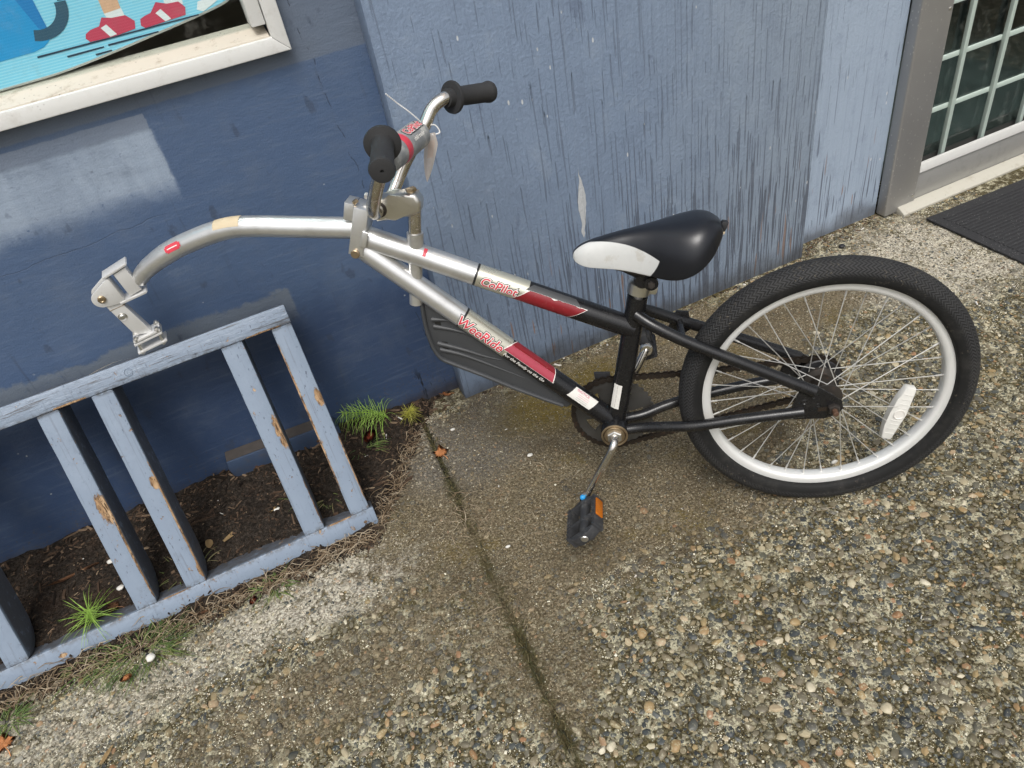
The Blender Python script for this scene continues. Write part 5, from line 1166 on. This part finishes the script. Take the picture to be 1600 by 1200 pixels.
# --- splash guard under the down tube
def guard():
    top = [(-.672, .2475), (-.60, .180), (-.53, .107), (-.452, .024)]
    outl = [(-.684, .243), (-.690, .225), (-.690, .190), (-.686, .150), (-.679, .128), (-.664, .112), (-.640, .097), (-.60, .075), (-.553, .046), (-.50, .016), (-.468, -.002), (-.455, -.006), (-.447, -.001), (-.445, .012)]
    poly = outl + [(-.447, .028)] + top[::-1]
    bm = NB(); prism(bm, poly, lambda a, b, d: L(a, b, d), -.030, .000, .0035, 3); g = part('splash_guard', bm, M_GUARD, angle=55)
    # raised rim along the lower edge and the moulded ribs with their slots
    bm = NB(); tube(bm, smooth_path([L(a, b, .0005) for a, b in [(-.684, .235), (-.686, .19), (-.682, .15), (-.672, .124), (-.652, .110), (-.60, .080), (-.553, .051), (-.50, .021), (-.462, .001)]], 40), .0052, 10, sy=.8); part('rim', bm, M_GUARD, g)
    for pts in ([(-.672, .190), (-.64, .180), (-.61, .166), (-.578, .140)], [(-.670, .142), (-.63, .126), (-.58, .098), (-.525, .066)], [(-.672, .155), (-.63, .138), (-.59, .119), (-.56, .108)], [(-.673, .204), (-.65, .200), (-.625, .190)]):
        bm = NB(); pp = smooth_path([L(a, b, 0) for a, b in pts], 20); tube(bm, pp, [.0048 * (1 - .85 * i / (len(pp) - 1)) for i in range(len(pp))], 10); part('rib', bm, M_GUARD, g)
    for c in ((-.664, .197), (-.660, .148)):
        bm = NB(); prism(bm, [(c[0] - .006, c[1] - .012), (c[0] + .005, c[1] - .015), (c[0] + .006, c[1] + .008), (c[0] - .004, c[1] + .010)], lambda a, b, d: L(a, b, d), -.002, .0008, .0005); part('slot', bm, M_BLACKPRINT, g)
guard()
# --- paper tag on a plastic tie
pt0 = BM_ @ L(-.623, .500, -.078)
PT = tag(empty('paper_tag', pt0), 'white paper tag hanging by a clear plastic tie from the handlebar', 'tag')
def W(u, v, w): return (BM_ @ L(u, v, w)) - pt0
bm = NB(); ctrl = [(-.6235, .502), (-.627, .485), (-.633, .465), (-.639, .445), (-.6445, .428)]; pp = smooth_path([W(a, b, -.078 + .004 * i) for i, (a, b) in enumerate(ctrl)], 24); nrow = []
for i, p in enumerate(pp):
    t = i / (len(pp) - 1); w = .0085 * (1 - t ** 2.2) * (.55 + .9 * min(1, t * 4)) + .0004; dr = Vector((.72, -.55, .1)).normalized(); cu_ = Vector((-.5, -.8, 0)) * .006
    nrow.append([bm.verts.new(p + dr * w * k + cu_ * (k * k) * math.sin(PI * t)) for k in (-1, -.5, 0, .5, 1)])
for i in range(len(nrow) - 1):
    for k in range(4):
        f = bm.faces.new((nrow[i][k], nrow[i][k + 1], nrow[i + 1][k + 1], nrow[i + 1][k])); f.material_index = 1 if 3 < i < 12 and k in (1, 2) else 0
bmesh.ops.solidify(bm, geom=bm.faces[:], thickness=.0005); obj('card', bm, [M_TAG, M_TAGINK], PT)
bm = NB(); tube(bm, smooth_path([W(-.672, .578, -.035), W(-.662, .560, -.05), W(-.650, .545, -.058), W(-.640, .530, -.066), W(-.632, .516, -.074), W(-.618, .512, -.085), W(-.612, .500, -.083), W(-.623, .499, -.077)], 60), .0010, 6)
for p in smooth_path([W(-.672, .578, -.035), W(-.662, .560, -.05), W(-.650, .545, -.058), W(-.640, .530, -.066), W(-.632, .516, -.074), W(-.618, .512, -.085), W(-.612, .500, -.083), W(-.623, .499, -.077)], 50): bmesh.ops.create_icosphere(bm, subdivisions=1, radius=.0014, matrix=Matrix.Translation(p))
obj('plastic_tie', bm, M_TIE, PT)

# ================================================================== PLANTS, LEAVES, LITTER
def strand(bm, pts, w, tint=None, lay=None):
    n = len(pts); A = []; nr = Vector((random.uniform(-1, 1), random.uniform(-1, 1), .3)).normalized()
    for i, p in enumerate(pts):
        t = i / (n - 1); ww = w * (1 - t) ** .6 + w * .12; T = (pts[min(i + 1, n - 1)] - pts[max(i - 1, 0)]).normalized(); a = T.cross(nr).normalized(); b = T.cross(a)
        A.append([bm.verts.new(p + (a * math.cos(q) + b * math.sin(q)) * ww) for q in (0, 2.1, 4.2)])
    for i in range(n - 1):
        for k in range(3): bm.faces.new((A[i][k], A[i][(k + 1) % 3], A[i + 1][(k + 1) % 3], A[i + 1][k]))
    if lay is not None:
        for r in A:
            for v in r: v[lay] = tint
def horsetail(name, base, lean, height, nwhorl, nb, blen, mat, label, droop=.5, group=None, seed=1):
    r = random.Random(seed); t = empty(name, base); lean = Vector(lean); stem = []
    for i in range(13):
        f = i / 12; stem.append(Vector((lean.x * f ** 1.3, lean.y * f ** 1.3, height * (f - .28 * f * f * min(1, lean.length * 6)))))
    bm = NB(); tube(bm, stem, [.0016 * (1 - .6 * i / 12) for i in range(13)], 6); obj('stem', bm, mat, t)
    bm = NB()
    for k in range(nwhorl):
        f = .10 + .88 * k / (nwhorl - 1); i = min(11, int(f * 12)); p = stem[i].lerp(stem[i + 1], f * 12 - i); T = (stem[i + 1] - stem[i]).normalized()
        a = T.orthogonal().normalized(); b = T.cross(a); ln = blen * (.55 + .6 * math.sin(PI * (.15 + .8 * f))) * (1.05 - .55 * f)
        for j in range(nb):
            q = 2 * PI * (j + r.random() * .6) / nb; d = (a * math.cos(q) + b * math.sin(q)); l = ln * r.uniform(.65, 1.15); pts = []
            for s in range(6):
                u = s / 5; pts.append(p + d * l * u * .85 + T * l * (u * .55 - .1 * u * u) + Vector((0, 0, -1)) * l * droop * u * u)
            strand(bm, pts, .00072)
    obj('frond', bm, mat, t); tag(t, label, 'plant', group); return t
horsetail('horsetail_plant', (.108, 1.400, .022), (-.095, -.020, 0), .095, 15, 7, .095, M_FERN, 'bright green feathery horsetail plant beside the right end of the bike rack', .48, 'horsetail plants along the wall foot', 3)
horsetail('horsetail_plant', (-.585, 1.165, .02), (.015, -.015, 0), .052, 7, 9, .078, M_FERN, 'bright green starry horsetail plant growing behind the lower rack beam', .30, 'horsetail plants along the wall foot', 8)
horsetail('horsetail_plant', (.150, 1.375, .02), (.015, -.03, 0), .045, 7, 9, .038, M_FERNY, 'small yellowish horsetail plant in the soil near the corner of the wall', .35, 'horsetail plants along the wall foot', 5)

def tuft(base, n, ln, spread, mat, label, tints, flat_=.5, seed=2, name='grass_tuft', cat='grass tuft', group='grass tufts at the pavement edge', wid=.0011):
    r = random.Random(seed); bm = NB(); lay = bm.verts.layers.float.new('tint')
    for k in range(n):
        a = r.uniform(0, 2 * PI); rr = spread * math.sqrt(r.random()); p = Vector((rr * math.cos(a), rr * math.sin(a) * .6, r.uniform(-.004, .002))); d = Vector((math.cos(a + r.uniform(-.9, .9)), math.sin(a + r.uniform(-.9, .9)), 0)); l = ln * r.uniform(.5, 1.2); up = r.uniform(.25, 1.0); pts = []
        for s in range(6):
            u = s / 5; pts.append(p + d * l * u * flat_ + Vector((0, 0, l * (up * u * (1 - flat_ * .5) - .55 * u * u * flat_))))
        for q in pts: q.z = max(q.z, .0015)
        strand(bm, pts, wid * r.uniform(.7, 1.3), r.uniform(*tints), lay)
    o = obj(name, bm, mat, angle=0); o.location = base; tag(o, label, cat, group); return o
tuft((-.505, 1.055, .004), 210, .070, .075, M_GRASS, 'wide green grass tuft spilling from under the lower rack beam', (0, .95), .80, 4, wid=.0008)
tuft((-.585, 1.075, .004), 60, .05, .05, M_GRASS, 'thin green grass tuft at the left of the wider tuft under the rack', (.1, .9), .75, 14)
tuft((-.745, 1.035, .004), 70, .04, .035, M_GRASS, 'small mossy green tuft at the left edge of the pavement', (.1, .8), .75, 5)
tuft((-.085, 1.245, .012), 110, .07, .05, M_GRASS, 'dull green grass tuft between the two right hand rack posts', (.1, 1), .7, 6)
tuft((-.40, 1.20, .012), 60, .06, .04, M_GRASS, 'olive grass tuft behind the middle rack posts', (.4, 1), .7, 16)
tuft((.02, 1.33, .02), 60, .05, .05, M_GRASS, 'sparse green grass tuft on the soil below the horsetail', (.0, .9), .7, 26)
tuft((-.24, 1.065, .004), 50, .04, .04, M_GRASS, 'short green and brown tuft under the middle of the rack beam', (.2, 1), .8, 36)

def stuff_strands(name, pts_fn, n, mat, seed, wid):
    r = random.Random(seed); bm = NB(); lay = bm.verts.layers.float.new('tint')
    for k in range(n):
        p, d, l = pts_fn(r); pts = []; c = r.uniform(-1, 1); side = Vector((-d.y, d.x, 0))
        for s in range(5):
            u = s / 4; pts.append(p + d * l * u + side * l * .35 * c * u * u + Vector((0, 0, l * .35 * math.sin(PI * u) * r.uniform(.2, 1))))
        strand(bm, pts, wid * r.uniform(.6, 1.4), r.random(), lay)
    return obj(name, bm, mat, kind='stuff', angle=0)
def dry_fn(r):
    x = r.uniform(-.95, .03) if r.random() < .82 else r.uniform(0, .16); y = soil_edge(x) + abs(r.gauss(0, .022)) - .012; a = r.uniform(0, 2 * PI)
    return Vector((x, y, max(.001, soil_h(x, y)) + .001)), Vector((math.cos(a), math.sin(a) * .7, .1)), r.uniform(.012, .05)
def tagstuff(o, label, cat): o['label'] = label; o['category'] = cat; return o
tagstuff(stuff_strands('dry_grass', dry_fn, 1100, M_DRY, 3, .0009), 'brown dry grass roots along the soil edge under the rack', 'dry grass')
def twig_fn(r):
    cx, cy = r.gauss(.17, .045), r.gauss(1.03, .05)
    if r.random() < .45: cx, cy = r.uniform(.02, .9), r.uniform(.65, 1.3)
    a = r.uniform(0, 2 * PI); return Vector((cx, cy, .003)), Vector((math.cos(a), math.sin(a), 0)), r.uniform(.012, .05)
tagstuff(stuff_strands('dry_stalks', twig_fn, 120, M_DRY, 9, .0006), 'thin dry stalks scattered on the brown concrete under the bicycle', 'dry stalks')
# joint filled with dirt and roots
def joint_fn(r):
    y = r.choice([r.uniform(.35, .75), r.uniform(1.05, 1.36), r.uniform(.35, 1.36)]); a = PI / 2 + r.gauss(0, .8); return Vector((jx(y) + r.gauss(0, .0035 if y > 1.1 else .007), y, r.uniform(-.006, .0012))), Vector((math.cos(a), math.sin(a), 0)), r.uniform(.006, .02)
M_JOINT = mat_tint('joint_moss', [(0, (0.02, 0.018, 0.006)), (.6, (0.06, 0.055, 0.014)), (1, (0.14, 0.11, 0.05))])
tagstuff(stuff_strands('joint_moss', joint_fn, 700, M_JOINT, 12, .0011), 'dark moss and roots filling the joint between two pavement slabs', 'moss')

# crumbs, chips and needles on the soil and along the wall foot
def litter():
    r = random.Random(21); V, F, T = [], [], []
    def bit(x, y, z, l, w, hgt, tint):
        a = r.uniform(0, PI); ca, sa = math.cos(a), math.sin(a); tx, ty = r.uniform(-.5, .5), r.uniform(-.5, .5); o = len(V)
        for (p, q, s) in ((-l, -w * r.uniform(.3, 1), 0), (l * r.uniform(.6, 1), -w, 0), (l, w * r.uniform(.3, 1), 0), (-l * r.uniform(.5, 1), w, 0), (-l * .7, -w * .6, hgt), (l * .7, -w * .7, hgt), (l * .6, w * .7, hgt), (-l * .6, w * .6, hgt)):
            V.append((x + p * ca - q * sa, y + p * sa + q * ca, z + s + p * tx * .6 + q * ty * .6)); T.append(tint)
        for f in ((4, 5, 6, 7), (0, 1, 5, 4), (1, 2, 6, 5), (2, 3, 7, 6), (3, 0, 4, 7)): F.append([o + i for i in f])
    for k in range(14000):
        x = r.uniform(-.95, .28); e = soil_edge(x); y = e + (1.42 - e) * r.random() if r.random() < .8 else e + abs(r.gauss(0, .02)) - .02
        s = math.exp(r.gauss(math.log(.0015), .5)); el = r.choice([1, 1, 1.5, 3, 6]); tint = min(.94, max(0, r.gauss(.30, .22)))
        if r.random() < .0015: tint = 1.0
        bit(x, y, max(0, soil_h(x, y)) - s * .2, s * el * .8, s * .6, s * .7, tint)
    for k in range(170):     # bark flakes along the dark wall
        x = r.uniform(-.9, .26); y = 1.425 - abs(r.gauss(0, .03)); s = r.uniform(.003, .008)
        bit(x, y, max(0, soil_h(x, y)) + .001, s * r.choice([1, 1.6, 2.4]), s * .5, s * .25, r.uniform(.40, .80))
    for k in range(700):     # along the foot of panel and strip
        x = r.uniform(.32, 1.66); yb = 1.376 if x < 1.345 else 1.428; y = yb - abs(r.gauss(0, .012)) - .002
        if r.random() < .35: x = r.uniform(1.345, 1.64); y = 1.428 - r.random() * .06
        s = math.exp(r.gauss(math.log(.0016), .4)); bit(x, y, -.0004, s * r.choice([1, 1.5, 3]), s * .7, s * .7, min(1, max(0, r.gauss(.55, .28))))
    for k in range(900):     # scattered pale and dark crumbs on the concrete
        x = r.uniform(-.7, 1.7); y = r.uniform(.3, 1.37); s = math.exp(r.gauss(math.log(.0011), .35)); bit(x, y, .0012, s * r.choice([1, 1.4, 2.5]), s * .7, s * .8, min(1, max(0, r.gauss(.7, .3))))
    me = bpy.data.meshes.new('leaf_litter'); me.from_pydata(V, [], F); at = me.attributes.new('tint', 'FLOAT', 'POINT'); at.data.foreach_set('value', T)
    tagstuff(link('leaf_litter', me, M_LITTER, None, 'stuff', False), 'dark bark crumbs and needles over the soil strip at the wall', 'leaf litter')
litter()
# leaves one can point at
def leaf(loc, size, rot, mat, label, kind='maple', tilt=(.1, .1), name='fallen_leaf', cat='leaf'):
    if kind == 'maple': radii = [.35, .62, .5, .95, .55, .72, 1.0, .66, .6, 1.0, .62, .85, .5, .7, .36]
    elif kind == 'oval': radii = None
    bm = NB(); c = bm.verts.new((0, 0, size * .06)); ring = []
    n = 22
    rr_ = random.Random(int(abs(loc[0]) * 1e4) + 3)
    if kind == 'maple':
        for i, q in enumerate(radii):
            a = -PI / 2 + .18 + (2 * PI - .36) * i / (len(radii) - 1); q *= rr_.uniform(.85, 1.12); ring.append(bm.verts.new((math.cos(a) * q * size, math.sin(a) * q * size, size * .14 * rr_.uniform(-.3, 1.3) * q)))
    elif kind == 'chip':
        for x, y in ((-1, -.25), (-.4, -.34), (.5, -.22), (1, -.05), (.9, .2), (.2, .33), (-.6, .22), (-1, .1)): ring.append(bm.verts.new((x * size, y * size * (.28 if name == 'wood_splinter' else .8), size * .10 * rr_.uniform(-.4, 1))))
    else:
        for i in range(14):
            a = 2 * PI * i / 14; ring.append(bm.verts.new((math.cos(a) * size, math.sin(a) * size * .55 * rr_.uniform(.85, 1.1), size * .16 * abs(math.sin(a)) * rr_.uniform(.5, 1.4))))
    for i in range(len(ring)): bm.faces.new((c, ring[i], ring[(i + 1) % len(ring)]))
    bmesh.ops.solidify(bm, geom=bm.faces[:], thickness=size * .04)
    if kind == 'maple': tube(bm, [(0, -.2 * size, .01 * size), (.1 * size, -.8 * size, .1 * size), (.05 * size, -1.25 * size, .05 * size)], size * .035, 5)
    o = obj(name, bm, mat, angle=0); o.location = loc; o.rotation_euler = (tilt[0], tilt[1], rot); tag(o, label, cat, 'fallen leaves and chips'); return o
leaf((.1815, 1.226, .006), .0215, .3, M_LEAF_O, 'orange lobed leaf lying across the pavement joint', 'maple', (.35, .05))
leaf((.262, 1.395, .022), .021, 1.9, M_LEAF_O, 'orange curled leaf in the corner where dark wall meets plywood panel', 'maple', (.5, .1))
leaf((.052, 1.345, .035), .024, .9, M_LEAF_R, 'rust red leaf on the soil below the horsetail by the rack end', 'oval', (.35, .1))
leaf((-.205, 1.262, .026), .026, 2.2, M_LEAF_T, 'pale tan torn leaf on the soil in the wide rack bay', 'maple', (.2, .2))
leaf((-.296, 1.232, .026), .022, .5, M_LEAF_T, 'tan bark chip lying left of the pale torn leaf', 'chip', (.1, .1), 'bark_chip', 'bark chip')
leaf((-.345, 1.235, .026), .014, 1.5, M_LEAF_T, 'small crumpled tan leaf near the third rack post', 'oval', (.4, .1))
leaf((-.623, 1.305, .034), .055, .12, M_LEAF_B, 'long reddish wood splinter on the soil at the wall foot', 'chip', (.05, .1), 'wood_splinter', 'splinter')
leaf((-.527, 1.000, .018), .0105, .4, M_LEAF_O, 'small oval orange leaf caught in the green grass tuft', 'oval', (.5, .2))
leaf((-.745, .990, .006), .024, .4, M_LEAF_O, 'orange brown leaf at the left edge on the concrete', 'maple', (.2, .1))
leaf((-.568, .873, .006), .017, .9, M_LEAF_T, 'yellow tan leaf scrap on the pale concrete in the lower left', 'chip', (.2, .1))
leaf((-.285, 1.052, .008), .011, .9, M_LEAF_R, 'tiny red leaf under the middle of the rack beam', 'oval', (.3, .1))
leaf((-.38, 1.075, .012), .018, 2.6, M_LEAF_B, 'brown crumpled leaf wedged under the rack beam', 'maple', (.5, .3))
leaf((-.545, 1.18, .022), .018, 1.2, M_LEAF_B, 'brown leaf on the soil beside the starry horsetail', 'maple', (.4, .2))
leaf((-.055, 1.27, .022), .018, 1.9, M_LEAF_B, 'brown oval leaf upright between the two right hand posts', 'oval', (.6, .4))
# white pebbles and bits lying loose
def stone(loc, r, label, mat=M_STONE, name='loose_stone', cat='stone'):
    bm = pebble_shape(int(loc[0] * 1000) % 97, 2); bmesh.ops.scale(bm, vec=(r,) * 3, verts=bm.verts); o = obj(name, bm, mat, angle=0); o.location = loc; tag(o, label, cat, 'loose white stones and crumbs'); return o
stone((-.483, 1.022, .016), .0085, 'white stone caught on top of the wide grass tuft')
stone((.233, 1.287, .004), .0055, 'white pebble right of the pavement joint near the orange leaf')
stone((.352, 1.107, .004), .0062, 'white crumb on the brown concrete below the splash guard')
stone((.865, .742, .004), .007, 'white chip on the gravelly concrete under the wheel rim')
stone((-.195, 1.25, .026), .007, 'pale stone touching the pale torn leaf on the soil')
stone((-.52, 1.315, .034), .010, 'pale grey stone on the soil near the wall between the left posts')
stone((-.545, 1.30, .032), .007, 'smaller pale stone left of the grey one near the wall foot')
stone((-.53, 1.22, .026), .007, 'whitish stone on the soil right of the starry horsetail')
stone((.205, .905, .004), .0045, 'white crumb beside the joint left of the lower pedal')
stone((1.455, 1.348, .006), .0085, 'small black lump on the concrete by the panel foot', M_BLKPLASTIC, 'black_lump', 'lump')
